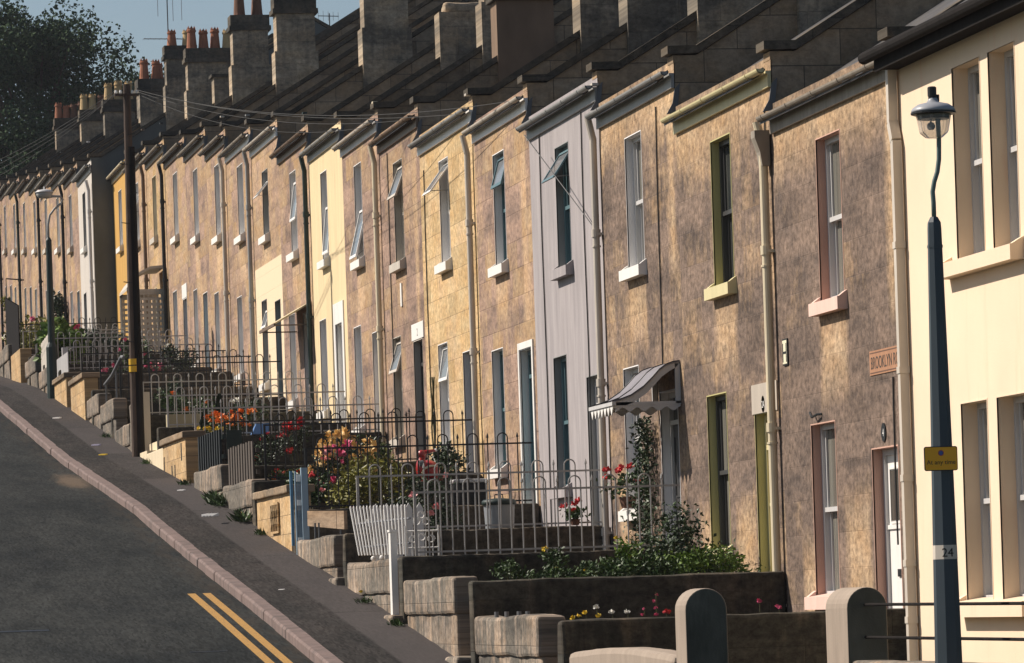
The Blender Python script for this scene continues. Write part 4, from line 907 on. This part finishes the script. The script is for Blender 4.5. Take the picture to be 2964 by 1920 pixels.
text('digits','24',.088,(LX-.048,LS-.0835,.222),(1,0,0),(0,0,1),m_black,bnd,.002)
sgn = thing('parking_sign', (8.70,LS-.09,.83), 'small yellow plate reading At any time on the near lamp post', 'sign')
def rrect(x0,x1,z0,z1,r,n=5):
    pts=[]
    for cx_,cz_,a0 in ((x1-r,z1-r,0),(x0+r,z1-r,90),(x0+r,z0+r,180),(x1-r,z0+r,270)):
        for i in range(n+1): a=R(a0+90*i/n); pts.append((cx_+r*math.cos(a),cz_+r*math.sin(a)))
    return pts
obj('sign_backing', MB().xz(rrect(8.578,8.822,.832,1.005,.016),LS-.098,LS-.088), m_black, sgn)
obj('sign_face', MB().xz(rrect(8.584,8.816,.838,.999,.012),LS-.101,LS-.098), paint('sign_yellow',(.85,.4,.018),.4,.05), sgn)
text('lettering','At any time',.045,(8.70,LS-.1015,.878),(1,0,0),(0,0,1),m_black,sgn,.001,'CENTER')
obj('roundel', MB().xz([(8.70+.021*math.cos(2*math.pi*i/24),.958+.021*math.sin(2*math.pi*i/24)) for i in range(24)],LS-.1025,LS-.101), paint('sign_red',(.45,.05,.04),.4), sgn)
obj('roundel_centre', MB().xz([(8.70+.016*math.cos(2*math.pi*i/24),.958+.016*math.sin(2*math.pi*i/24)) for i in range(24)],LS-.1035,LS-.1025), paint('sign_blue',(.06,.10,.3),.4), sgn)
obj('sign_clip', MB().box(8.67,8.74,LS-.09,LS-.07,.9,.93), m_lead, sgn)

l2 = thing('lamp_post', (7.39,93.66,4.5), 'far dark lamp post with a wide pale lantern, standing on the upper pavement', 'lamp post', 'street lamps')
obj('post', MB().tube([(7.39,93.66,4.4),(7.39,93.66,5.6),(7.39,93.66,5.7),(7.40,93.66,7.82),(7.40,93.66,7.88)],[.125,.12,.075,.062,.03],10), m_dkgreen, l2)
obj('swan_neck', MB().tube([(7.40,93.66,7.85),(7.40,93.66,8.15),(7.44,93.66,8.34),(7.54,93.66,8.47),(7.68,93.66,8.58),(7.72,93.64,8.66),(7.66,93.6,8.72),(7.5,93.55,8.72),(7.36,93.55,8.69)],.025,8), m_grey_p, l2, smooth=True)
obj('stay', MB().tube([(7.33,93.6,8.74),(7.25,93.6,8.62)],.022,6), m_ltgrey, l2)
obj('hood', MB().lathe((7.34,93.6,8.80),[(.19,0),(.19,.02),(.14,.055),(.05,.07),(.015,.075),(.012,.13)],18), m_ltgrey, l2, smooth=True)
obj('bowl', MB().lathe((7.34,93.6,8.69),[(.1,0),(.145,.01),(.165,.06),(.175,.115)],18), paint('milky_bowl',(.36,.35,.33),.3), l2, smooth=True)

tpz = pav(76.06)
tpole = thing('telegraph_pole', (7.385,76.06,tpz), 'tall dark wooden telegraph pole with yellow bands', 'telegraph pole')
m_pole = paint('creosoted_timber', (.075,.052,.04), .9, .45, 6)
obj('pole_shaft', MB().tube([(7.385,76.06,tpz-.2),(7.39,76.06,5.6),(7.41,76.06,8.96)],[.092,.08,.062],12), m_pole, tpole)
obj('pole_base_sleeve', MB().tube([(7.435,76.03,tpz-.1),(7.445,76.03,7.9)],[.082,.062],10), m_mblack, tpole)
for z in (4.1,4.22): obj('yellow_band', MB().tube([(7.375,76.04,z),(7.375,76.04,z+.1)],.088,12), paint('band_yellow',(.6,.36,.02),.5,.05) if z<4.2 else bpy.data.materials['band_yellow'], tpole)
obj('pole_arm', MB().box(7.2,7.6,76.0,76.05,8.76,8.8), m_pole, tpole)
for xx in (7.22,7.3,7.5,7.58): obj('insulator', MB().lathe((xx,76.02,8.8),[(.02,0),(.028,.02),(.018,.06)],8), m_white, tpole)
for i in range(8): obj('step_iron', MB().tube([(7.38,75.98,4.6+.5*i),(7.38+(.14 if i%2 else -.14),75.98,4.62+.5*i)],.008,5), m_black, tpole)
m_wire = paint('wire_grey', (.06,.06,.058), .8)
def wire(a, b, sag, lab):
    a,b=Vector(a),Vector(b); pts=[a.lerp(b,i/24)-Vector((0,0,sag*4*(i/24)*(1-i/24))) for i in range(25)]
    obj('telephone_wire', MB().tube(pts,.0045,5), m_wire, None, a, label=lab, cat='wire', group='telephone wires')
PT=(7.58,76.02,8.86); PL=(7.22,76.02,8.86)
wire(PT,(10.45,61.0,6.72),.22,'telephone wire running from the pole to the clean yellow stone house')
wire((7.5,76.02,8.86),(10.45,65.3,7.12),.25,'telephone wire running from the pole to the mauve brown house')
wire((7.58,76.04,8.8),(10.45,69.3,7.45),.3,'telephone wire running from the pole to the long casement house')
wire(PT,(10.45,56.6,6.4),.3,'telephone wire running from the pole to the tan house with white surround')
wire(PL,(3.2,104,9.75),.55,'upper telephone wire leaving the pole to the left')
wire((7.3,76.02,8.86),(2.6,104,9.45),.6,'middle telephone wire leaving the pole to the left')
wire((7.24,76.04,8.8),(2.9,104,9.2),.55,'lower telephone wire leaving the pole to the left')
wire((7.22,76.0,8.8),(3.4,104,9.5),.7,'slack telephone wire leaving the pole to the left')

# aerials
def aerial(p, ztop, boomdir, L, zboom, lab, vert=False, n=9, el=.28):
    t = thing('tv_aerial', p, lab, 'aerial', 'television aerials'); x,y,z=p
    obj('mast', MB().tube([(x,y,z),(x,y,ztop)],.016,6), m_lead, t)
    d=Vector(boomdir).normalized(); q=Vector((x,y,zboom)); obj('boom', MB().tube([q-d*L*.55,q+d*L*.45],.011,6), m_lead, t)
    e = Vector((0,0,1)) if vert else d.cross(Vector((0,0,1)))
    mb=MB()
    for i in range(n):
        c=q+d*(L*(-.54+.97*i/(n-1))); hl=el*(.62+.38*(1-i/n)); mb.tube([c-e*hl*.5,c+e*hl*.5],.005,5)
    obj('element', mb, m_lead, t); return t
zc = S[19][2]+2.2
a1 = aerial((12.1,113.05,13.6), 15.7, (1,.1,0), 1.15, 14.45, 'tall television aerial mast on the chimney left of the sky gap', False, 9, .3)
e1=MB()
for xx,zt in ((11.86,15.02),(12.24,14.9),(12.46,14.92)): e1.tube([(xx,113.05,zt),(xx,113.05,15.7)],.007,5)
e1.tube([(11.8,113.05,15.68),(12.5,113.05,15.68)],.012,5); obj('upper_array', e1, m_lead, a1)
aerial((16.2,113.0,14.3), 15.05, (1,.2,0), .55, 14.98, 'small television aerial against the sky above the ridges', True, 5, .28)
aerial((12.55,92.3,12.3), 13.6, (1,.3,0), .5, 12.95, 'television aerial on the chimney at the top of the photo', True, 4, .2)

# ------------------------------------------------------------------ plants
L_dark = leafmat('leaf_dark_green',(.02,.042,.016)); L_mid = leafmat('leaf_mid_green',(.035,.075,.02)); L_yel = leafmat('leaf_yellow_green',(.15,.16,.022)); L_ivy = leafmat('leaf_ivy',(.03,.058,.028)); L_tree = leafmat('leaf_tree',(.045,.08,.052), .45); L_tree.node_tree.nodes['Principled BSDF'].inputs['Roughness'].default_value=.85; L_tree.node_tree.nodes['Principled BSDF'].inputs['Specular IOR Level'].default_value=.08; L_br = leafmat('leaf_bright',(.09,.17,.025))
F_red = plain('petal_red',(.55,.02,.025),.5); F_or = plain('petal_orange',(.75,.2,.012),.5); F_pink = plain('petal_pink',(.62,.09,.2),.5); F_lpink=plain('petal_pale_pink',(.72,.28,.28),.5); F_cream = plain('petal_cream',(.75,.52,.22),.6); F_yel = plain('petal_yellow',(.72,.5,.03),.5); F_wh = plain('petal_white',(.75,.73,.65),.5)
m_stem = paint('plant_stem',(.05,.05,.02),.8)
def leaf(mb, c, size, dirn=None, asp=.55):
    d = Vector(dirn) if dirn else Vector((random.gauss(0,1),random.gauss(0,1),random.gauss(.3,.8)))
    if d.length<1e-4: d=Vector((0,0,1))
    d.normalize(); r=Vector((random.gauss(0,1),random.gauss(0,1),random.gauss(0,1))); w_=d.cross(r)
    if w_.length<1e-4: w_=Vector((1,0,0))
    w_=w_.normalized()*size*asp*.5; n_=w_.cross(d).normalized()*size*.1; c=Vector(c)
    mb.add([c,c+d*size*.5+w_+n_,c+d*size,c+d*size*.5-w_+n_],[(0,1,2,3)])
def bush(name, c, rad, n, size, mat, lab, cat='plant', group=None, flowers=None, clumps=9, fsize=.05, stems=5, hollow=.35, kind=None, asp=.55, gz=None):
    """leaf clumps spread through the crown; flowers = list of (material, count)"""
    cx_,cy_,cz_=c; t=thing(name,(cx_,cy_,cz_-rad[2]),lab,cat,group)
    cl=[]
    for i in range(clumps):
        v=Vector((random.gauss(0,1),random.gauss(0,1),random.gauss(.1,1))).normalized()*random.uniform(.35,.8); cl.append((v,random.uniform(.3,.52)))
    mb=MB()
    for i in range(n):
        v,r=random.choice(cl); u=Vector((random.gauss(0,1),random.gauss(0,1),random.gauss(0,1))).normalized()*r*random.uniform(hollow,1)
        p=v+u; leaf(mb,(cx_+p.x*rad[0],cy_+p.y*rad[1],cz_+p.z*rad[2]),size*random.uniform(.6,1.25),asp=asp)
    obj('foliage',mb,mat,t)
    sm=MB()
    for i in range(stems):
        v,r=cl[i%len(cl)]; sm.tube([(cx_+v.x*rad[0]*.25,cy_+v.y*rad[1]*.25,(cz_-rad[2]*1.05) if gz is None else gz),(cx_+v.x*rad[0]*.8,cy_+v.y*rad[1]*.8,cz_+v.z*rad[2]*.8)],[size*.16,size*.06],5)
    obj('stems',sm,m_stem,t)
    for fm,cnt in (flowers or []):
        for i in range(cnt):
            v,r=random.choice(cl); u=Vector((random.gauss(-.3,.8),random.gauss(-.5,.8),random.gauss(.9,.5))).normalized()
            p=v+u*r*1.05; bloom((cx_+p.x*rad[0],cy_+p.y*rad[1],cz_+p.z*rad[2]),fsize*random.uniform(.7,1.3),fm,t)
    return t
def bloom(c, r, fm, parent):
    mb=MB()
    for k in range(9):
        a=random.uniform(0,6.28); e=random.uniform(-.2,1.3); d=Vector((math.cos(a)*math.cos(e),math.sin(a)*math.cos(e),math.sin(e)))
        leaf(mb,Vector(c)+d*r*.15,r*1.05,d,.9)
    mb.ball(c,r*.45,6,4); return obj('flower_head',mb,fm,parent)
obj('garden_ground', MB().box(7.66,10.2,43.46,45.2,-.4,.13), m_soil, kind='structure', label='raised soil of the weedy bed', cat='ground')
# weeds and ivy in the near bed
for i,(x_,h_,w2) in enumerate(((7.95,.26,.22),(8.35,.36,.25),(8.85,.26,.24),(9.15,.42,.2),(9.5,.3,.25))):
    bush('garden_weed',(x_,44.0+.15*(i%2),.2+h_*.4),(w2,.25,h_*.62),420,.05,L_mid if i!=3 else L_br,['low leafy weed at the left end of the mossy bed','bushy weed on the mossy bed below the picket fence','sparse weed in the middle of the mossy bed','bright green upright weed on the mossy bed','leafy weed beside the ivy mound'][i],'weed','weeds on the mossy bed',clumps=7,flowers=[(F_yel,2)] if i in (1,3) else None,fsize=.025)
bush('ivy_mound',(9.85,44.5,.42),(.62,.5,.52),4200,.055,L_ivy,'dense dark ivy mound spilling over the long mossy wall','ivy',clumps=16)
bush('ivy_mound',(9.3,44.1,.3),(1.2,.3,.22),2400,.05,L_mid,'green leafy growth along the foot of the ivy mound','ivy',clumps=12)
bush('ground_weeds',(8.8,43.75,.24),(1.3,.16,.12),1500,.05,L_mid,'low green strip of weeds along the mossy wall top','weed','weeds on the mossy bed',[(F_yel,3)],22,.02,hollow=.1)
bush('garden_weed',(9.9,43.85,.33),(.55,.2,.2),900,.05,L_br,'fresh green weeds below the primrose sill','weed','weeds on the mossy bed',None,10)
bush('garden_shrub',(8.0,59.0,1.55),(.32,.9,.36),1300,.07,L_mid,'mixed green planting behind the blue gate','shrub','garden shrubs',[(F_red,3),(F_lpink,3)],10,.05)
bush('garden_shrub',(9.7,58.6,1.75),(.4,.6,.4),900,.08,L_dark,'dark shrub left of the red toy','shrub','garden shrubs',None,8, gz=1.15)
bush('garden_shrub',(8.2,65.9,2.25),(.4,.6,.38),800,.07,L_dark,'dark green climbing shrub behind the slatted fence','shrub','garden shrubs',[(F_red,4)],8,.05)
bush('garden_shrub',(9.3,62.6,2.0),(.5,.9,.45),1200,.075,L_mid,'green shrub behind the cream yellow roses','shrub','garden shrubs',[(F_pink,3)],9,.05, gz=1.4)
bush('garden_shrub',(9.1,74.8,3.2),(.5,.8,.4),800,.08,L_dark,'dark shrub in the garden above the cream steps','shrub','garden shrubs',[(F_wh,2)],8,.05, gz=2.6)
bush('garden_shrub',(8.6,78.8,3.6),(.6,.9,.45),900,.09,L_mid,'leafy shrub just right of the telegraph pole foot','shrub','garden shrubs',[(F_or,3)],9,.05)
# climber on house 3
t=thing('climbing_rose',(10.4,49.35,.5),'leafy climber growing up beside the canopy house door','climber')
mb=MB(); sm=MB()
for i in range(1500):
    z=random.uniform(.35,2.0); sp=.10+.22*max(0,1-(z-.3)/1.5)**1.2; s_=49.32+.25*math.sin(z*2.3)*.3+random.gauss(0,sp*1.3); leaf(mb,(HX-.06-abs(random.gauss(0,.07+.05*sp)),s_,z),.06*random.uniform(.6,1.2))
obj('foliage',mb,L_ivy,t)
for q in range(4): sm.tube([(HX-.08,49.2+.1*q,.3),(HX-.06,49.3+.07*q,1.1),(HX-.05,49.35+.03*q,1.9)],.01,5)
obj('stems',sm,m_stem,t)
# geraniums
def geranium(c, n, lab, potr=.09, poth=.15, spread=.16, fm=None, hgt=.25):
    x_,y_,z_=c; t=thing('potted_geranium',c,lab,'potted plant','red geraniums')
    obj('plant_pot',MB().lathe(c,[(potr*.75,0),(potr,poth*.85),(potr*1.1,poth*.86),(potr*1.1,poth),(potr*.9,poth)],12),m_pot_dk,t)
    mb=MB()
    for i in range(130): leaf(mb,(x_+random.gauss(0,spread*.6),y_+random.gauss(0,spread*.8),z_+poth+random.uniform(0,hgt)),.06,asp=.9)
    obj('foliage',mb,L_mid,t)
    for i in range(n): bloom((x_+random.gauss(-.03,spread*.6),y_+random.gauss(0,spread*.9),z_+poth+random.uniform(.08,hgt+.1)),.05,fm or F_red,t)
    return t
geranium((HX-.1,50.3,1.03),6,'red geranium in a dark pot on the white sill of the canopy house',.1,.13,.16,None,.26)
geranium((10.15,51.9,.88),4,'red geranium pot on the wall right of the dustbin',.06,.07,.09,None,.12)
# front bed flowers of house 1
def flower(x_,s_,z0,h,fm,lab,kind='spike',r=.03):
    t=thing('garden_flower',(x_,s_,z0),lab,'flower','flowers in the lowest garden bed')
    obj('stem',MB().tube([(x_,s_,z0),(x_+.01,s_,z0+h)],.005,5),m_stem,t)
    lf=MB()
    for i in range(7): leaf(lf,(x_,s_,z0+h*random.uniform(0,.6)),.06,(random.gauss(0,1),random.gauss(0,1),.7),.3)
    obj('leaves',lf,L_mid,t)
    if kind=='spike':
        for i in range(7): bloom((x_+random.gauss(0,.012),s_+random.gauss(0,.012),z0+h*(.55+.07*i)),r*(1-.07*i),fm,t)
    else: bloom((x_,s_,z0+h),r,fm,t)
FL=[(7.64,-.16,F_yel,'b','yellow flower nearest the stone stub'),(7.69,-.14,F_yel,'b','second yellow flower from the stone stub'),(7.75,-.12,F_yel,'b','yellow flower tallest of the three by the stub'),(7.85,-.07,F_wh,'b','white flower above a yellow one'),(7.87,-.15,F_yel,'b','yellow flower below a white one'),(7.99,-.12,F_wh,'b','single creamy white flower in mid bed'),(8.13,-.12,F_wh,'b','small white flower left of the pink spikes'),(8.28,-.08,F_pink,'s','short pink flower spike'),(8.39,.05,F_pink,'s','tall pink flower spike'),(8.48,-.13,F_red,'b','flat red flower beside the round pier'),(8.51,-.14,F_red,'b','red flower touching the round pier')]
for x_,zt,fm,kd,lb in FL: flower(x_,39.3,-.8,zt+.8,fm,lb,'spike' if kd=='s' else 'b',.03 if kd=='s' else .028)
for x_,zt,fm,lb in ((9.56,-.17,F_lpink,'pale pink flower between the two round piers'),(9.93,-.07,F_pink,'pink flower spike against the cream downpipe'),(10.12,-.13,F_pink,'small pink flower right of the cream downpipe')): flower(x_,41.8,-.75,zt+.75,fm,lb,'b',.035)
# rose with pink blooms behind the second silver railing
bush('rose_bush',(8.55,53.2,1.15),(.5,.5,.42),1300,.06,L_dark,'dark leaved rose bush with pale pink blooms','rose bush','garden shrubs',[(F_lpink,5)],10,.05)
bush('garden_shrub',(8.55,57.6,1.45),(.62,.9,.6),2600,.09,L_yel,'yellow green leafy shrub in front of the red toy','shrub','garden shrubs',[(F_pink,3)],14,.06,asp=.4)
bush('rose_bush',(8.85,61.6,1.95),(.5,.8,.55),1500,.07,L_dark,'rose bush covered in cream yellow blooms','rose bush','garden shrubs',[(F_cream,60),(F_lpink,4)],12,.085)
bush('rose_bush',(8.55,58.9,1.9),(.25,.4,.3),300,.06,L_dark,'small rose bush with deep pink blooms','rose bush','garden shrubs',[(F_pink,7)],6,.065, gz=1.15)
bush('flower_bed',(8.0,61.8,1.75),(.4,1.0,.22),1200,.06,L_mid,'grassy flower bed with scattered orange and red blooms','flower bed','garden shrubs',[(F_or,5),(F_red,3),(F_lpink,2)],10,.05)
bush('marigold_bed',(8.35,70.3,2.98),(.5,.9,.22),800,.06,L_mid,'mass of orange marigolds along a cross wall','flower bed','garden shrubs',[(F_or,60)],10,.055, gz=2.2)
bush('marigold_bed',(7.95,70.0,2.85),(.3,.35,.08),150,.05,L_mid,'low row of yellow marigolds left of the orange ones','flower bed','garden shrubs',[(F_yel,16)],5,.035, gz=2.2)
bush('geranium_bed',(8.9,66.6,2.55),(.45,.6,.3),500,.06,L_dark,'red geraniums right of the marigolds','flower bed','garden shrubs',[(F_red,16)],7,.06, gz=1.85)
# conifer
t=thing('dwarf_conifer',(7.98,70.9,2.4),'dark narrow dwarf conifers behind the slotted wall','conifer'); mb=MB()
for (cx_,h_,r_) in ((7.92,.72,.15),(8.15,.95,.14),(8.02,.6,.16)):
    for i in range(700):
        u=random.random()**.8; a=random.uniform(0,6.28); r=r_*(1-u)**.75*random.uniform(.5,1); leaf(mb,(cx_+r*math.cos(a)+.06*u,70.9+r*math.sin(a),2.45+h_*u),.07,(math.cos(a)*.4,math.sin(a)*.4,1),.35)
obj('foliage',mb,leafmat('conifer_leaf',(.014,.034,.02)),t); obj('trunk',MB().tube([(7.98,70.9,2.3),(8.0,70.9,2.9)],.02,6),m_stem,t)
bush('garden_shrub',(9.2,94.5,5.35),(.35,.6,.55),900,.09,L_mid,'green shrub with pink flowers right of the telegraph pole','shrub','garden shrubs',[(F_pink,4)],9,.06, gz=4.55)
bush('garden_shrub',(8.9,84.0,4.1),(.3,.5,.35),500,.08,L_dark,'dark shrub behind the telegraph pole foot','shrub','garden shrubs',None,7, gz=3.55)
bush('garden_shrub',(9.6,89.5,5.0),(.45,.6,.35),700,.08,L_dark,'dark leafy shrub below the trellis porch','shrub','garden shrubs',[(F_wh,3)],8,.05, gz=4.1)
bush('flower_bed',(8.7,89.2,4.85),(.75,.3,.13),300,.06,L_mid,'row of pink flowers on a cross wall left of the pole','flower bed','garden shrubs',[(F_pink,9),(F_lpink,5)],9,.06, gz=4.1)
bush('vine',(7.9,97.5,5.85),(.55,1.6,.5),1500,.15,L_br,'bright green vine tumbling over the white board','vine','garden shrubs',[(F_pink,3)],12,.09,asp=.8, gz=4.7)
bush('garden_shrub',(9.0,100.8,6.05),(.8,1.0,.45),1100,.12,L_dark,'dark hedge like shrub in front of the white end house','shrub','garden shrubs',None,10, gz=5.2)
bush('garden_shrub',(9.85,121.5,8.0),(.25,.5,.9),700,.13,L_dark,'climber up the dark downpipe of the upper terrace','climber',None,None,8, gz=6.4)
hb=bush('hanging_basket',(9.5,137.0,9.4),(.25,.6,.45),250,.13,L_yel,'trailing green basket under a grey awning at the far left','hanging basket',None,None,5)
bush('garden_shrub',(8.9,118,7.3),(.7,2.0,.6),900,.14,L_yel,'yellow green shrub at the left edge of the photo','shrub','garden shrubs',[(F_pink,3)],9,.08, gz=6.3)
obj('bracket',MB().tube([(10.04,137,10.25),(9.5,137,10.3)],.02,6).tube([(9.5,137,10.3),(9.5,137,9.3)],.012,5),m_black,hb)
# weeds at the foot of the walls
for i,(s_,lb) in enumerate(((64.3,'grassy weed tuft at the foot of the wall below the dark slats'),(63.6,'long grass tuft in the gap between two front walls'),(61.0,'weed tuft with a yellow flower at the wall below the boards'),(59.0,'small weed at the foot of the ashlar wall'),(49.9,'green weed with yellow flower by the stone step'),(47.5,'small weed at the pavement edge by the white post'),(68.2,'tiny weed between wall and pavement uphill'),(81.2,'weed tuft at the grey wall uphill of the pole'),(73.9,'weed at the foot of the cream wall'))):
    t=thing('weed_tuft',(7.33,s_,pav(s_)),lb,'weed','weeds at the foot of the walls'); mb=MB(); big=.24 if i<3 else .13
    for j in range(150 if i<3 else 70): leaf(mb,(7.33+random.gauss(0,.04),s_+max(-1.6,min(1.6,random.gauss(0,.8)))*big,pav(s_)-.01),big*random.uniform(.4,1),(random.gauss(-.3,.5),random.gauss(0,.6),1.0),.16)
    obj('blades',mb,L_mid,t)
    if i in (2,4): bloom((7.28,s_-.1,pav(s_)+.12),.025,F_yel,t)
# dry stem on house 7
t=thing('bare_climber',(HX-.05,64.55,2.2),'thin bare dark stem climbing beside a pale lintel','climber'); mb=MB()
for q in range(3): mb.tube([(HX-.03-.02*q,64.1+.05*math.sin(z*9+q*2),z) for z in [1.6+.12*i for i in range(15)]],.012,5)
obj('stems',mb,m_stem,t)

# ------------------------------------------------------------------ objects in the gardens
m_bin = paint('galvanised_blue_grey',(.27,.29,.31),.4,.2,5)
bx,bs_,bz = 9.35,52.45,.68
t=thing('dustbin',(bx,bs_,bz),'blue grey dustbin with a dark lid behind the second silver railing','dustbin')
obj('bin_body',MB().lathe((bx,bs_,bz),[(.15,0),(.16,.02),(.185,.5),(.19,.52)],24),m_bin,t,smooth=True)
obj('lid',MB().lathe((bx,bs_,bz+.52),[(.205,-.045),(.205,0),(.18,.02),(.05,.035),(.001,.036)],24),m_dkgreen,t,smooth=True)
obj('lid_handle',MB().tube([(bx-.05,bs_,bz+.55),(bx-.045,bs_,bz+.60),(bx+.045,bs_,bz+.60),(bx+.05,bs_,bz+.55)],.009,6),m_black,t)
# red ride-on toy
m_red=paint('toy_red',(.34,.02,.018),.3,.1,4,spec=.6); rx_,rs_,rz_=9.25,57.1,1.62
t=thing('toy_scooter',(rx_,rs_,rz_),'red ride-on toy scooter with a cream curved stripe','toy')
obj('body_shell',MB().ball((rx_+.03,rs_+.05,rz_+.10),.15,16,10,(1.0,1.6,.95)),m_red,t,smooth=True)
obj('front_shield',MB().ball((rx_-.08,rs_-.1,rz_+.13),.1,14,8,(.75,.7,1.5)),m_red,t,smooth=True)
obj('headlamp',MB().ball((rx_-.085,rs_-.16,rz_+.315),.052,12,8),m_red,t,smooth=True)
obj('steering_column',MB().tube([(rx_-.07,rs_-.1,rz_+.2),(rx_-.04,rs_-.12,rz_+.33)],.03,8),m_red,t)
obj('handlebar',MB().tube([(rx_-.12,rs_-.1,rz_+.335),(rx_+.02,rs_-.1,rz_+.345),(rx_+.1,rs_-.08,rz_+.36)],[.02,.028,.016],8),m_red,t)
obj('grip',MB().ball((rx_+.115,rs_-.08,rz_+.362),.022),m_white,t); obj('front_wheel',MB().tube([(rx_-.12,rs_-.16,rz_+.19),(rx_-.06,rs_-.16,rz_+.2)],.04,12),m_lead,t)
obj('cream_stripe',MB().tube([(rx_-.09,rs_-.17,rz_+.06),(rx_-.06,rs_-.185,rz_+.12),(rx_,rs_-.195,rz_+.155),(rx_+.07,rs_-.19,rz_+.16),(rx_+.13,rs_-.15,rz_+.15)],[.008,.014,.016,.012,.004],8),m_cream_p,t)
obj('footboard',MB().box(rx_-.06,rx_+.18,rs_-.2,rs_+.1,rz_-.03,rz_-.005),m_red,t)
obj('toy_stand',MB().box(rx_-.03,rx_+.15,rs_-.1,rs_+.15,rz_-.6,rz_-.03),m_gwx,t) if False else None
obj('stone_slab',rough(9.1,9.5,56.9,57.35,1.05,1.585,.15,.01,.02,seed=91),m_gwx,None,(9.3,57.1,1.1),label='low stone block under the red toy',cat='block')
# blue tub
m_tub=paint('blue_plastic',(.12,.25,.5),.4,.06); t=obj('plastic_tub',MB().add([(8.45,68.75,2.71),(8.70,68.75,2.71),(8.70,68.98,2.71),(8.45,68.98,2.71),(8.52,68.78,2.87),(8.72,68.78,2.87),(8.72,68.95,2.87),(8.52,68.95,2.87)],[(0,3,2,1),(4,5,6,7),(0,1,5,4),(1,2,6,5),(2,3,7,6),(3,0,4,7)]),m_tub,None,(8.58,68.86,2.71),label='bright blue plastic tub upturned on a cross wall',cat='tub')
# pale crate
t=thing('crate',(9.75,57.2,1.45),'low black crate with a pale blue tray right of the red toy','crate'); obj('crate_body',rough(9.62,10.0,57.0,57.4,1.1,1.55,.2,.002,.01),m_black,t); obj('tray',rough(9.6,10.02,56.98,57.42,1.552,1.6,.2,.002,.012),m_ltgrey,t)
# litter
for i,(x_,s_,cm,lb,sz) in enumerate(((6.98,61.9,m_white,'crumpled white paper strip on the pavement below the timber boards',.11),(7.05,60.7,m_black,'small dark scrap on the pavement near the white paper',.05),(6.62,51.6,m_white,'small white paper scrap near the kerb',.035),(6.9,86.8,m_white,'pale paper scrap on the upper pavement',.08),(6.95,79.0,paint('litter_lilac',(.4,.38,.5),.6),'lilac wrapper on the pavement left of the pole',.08),(6.85,76.6,F_yel,'yellow wrapper on the pavement below the pole',.07),(7.12,66.8,m_white,'white scraps at the foot of the slotted wall',.06))):
    mb=MB(); z=pav(s_)
    for j in range(4): a=random.uniform(0,3); mb.add([(x_-sz+j*sz*.4,s_,z+.006),(x_+j*sz*.4,s_+sz*.4,z+.012),(x_+j*sz*.4,s_+sz*.5,z+.05*sz/.1),(x_-sz+j*sz*.4,s_+sz*.3,z+.035*sz/.1)],[(0,1,2,3)])
    obj('litter',mb,cm,None,(x_,s_,z),label=lb,cat='litter',group='litter on the pavement')
# doorstep stones at gate openings
for i,(s_,lb) in enumerate(((48.0,'worn stone step in the gateway beside the white post'),(44.0,'worn stone step in the gateway below the weedy bed'),(52.3,'pale stone step in the gateway below the signboard'),(63.95,'stone step in the gap beside the slatted fence wall'))):
    obj('stone_step',rough(7.3,7.75,s_-.35,s_+.3,pav(s_)-.3,pav(s_)+.06,.15,.012,.03,seed=i+50),m_gw,None,(7.5,s_,pav(s_)),label=lb,cat='step',group='gateway steps')

# ------------------------------------------------------------------ trees beyond the top of the street
def tree(base, H, crown_c, crown_r, nl, lsz, mat, lab):
    t=thing('broadleaf_tree',base,lab,'tree','trees beyond the terrace'); bx_,by_,bz_=base; tm=MB(); C=Vector(crown_c)
    tm.tube([(bx_,by_,bz_-.5),(bx_+.1,by_,bz_+H*.25),(bx_-.1,by_,bz_+H*.5)],[.34,.27,.2],8)
    cl=[]
    for i in range(64):
        v=Vector((random.gauss(0,1),random.gauss(0,1),random.gauss(.15,1))).normalized()*random.uniform(.4,.93); p=C+Vector((v.x*crown_r[0],v.y*crown_r[1],v.z*crown_r[2])); cl.append((p,random.uniform(.7,1.35)))
        if i%2==0:
            a=Vector((bx_,by_,bz_+H*random.uniform(.3,.5))); m_=a.lerp(p,.5)+Vector((random.gauss(0,.3),random.gauss(0,.3),.3)); tm.tube([a,m_,p],[.12,.07,.03],6)
    obj('trunk',tm,m_pole,t); mb=MB()
    for i in range(nl):
        p,r=random.choice(cl); u=Vector((random.gauss(0,1),random.gauss(0,1),random.gauss(0,.75))).normalized()*r*random.random()**.4
        leaf(mb,p+u,lsz*random.uniform(.6,1.3),asp=.7)
    obj('crown',mb,mat,t)
tree((13.0,170,10),13,(12.6,170,19.0),(4.6,3.5,3.9),60000,.15,L_tree,'large dark tree filling the top left corner')
tree((8.0,176,10.2),12,(8.6,176,18.6),(4.2,3.5,4.4),36000,.15,L_tree,'dark tree at the far left edge behind the larger one')
tree((17.4,184,10.4),9,(18.0,184,19.6),(2.9,2,2.6),18000,.15,L_tree,'smaller spreading tree right of the large dark tree')
bush('tree_scrub',(12.0,165,14.4),(5,3,2.4),9000,.2,L_tree,'dark scrub below the trees behind the top roofs','shrub',None,None,18, gz=9.5)

# ------------------------------------------------------------------ air
hz = obj('haze', MB().box(-2600,2600,-2600,2600,-3.4,34), None or bpy.data.materials.new('thin_haze'), kind='stuff', label='thin afternoon haze over the street', cat='haze')
hm = hz.data.materials[0]; hm.use_nodes = True; hn = hm.node_tree; hn.nodes.remove(hn.nodes['Principled BSDF'])
pv_ = hn.nodes.new('ShaderNodeVolumePrincipled'); pv_.inputs['Color'].default_value = (.86,.9,1,1); pv_.inputs['Density'].default_value = .00014; pv_.inputs['Anisotropy'].default_value = .2
hn.links.new(pv_.outputs[0], hn.nodes['Material Output'].inputs['Volume'])
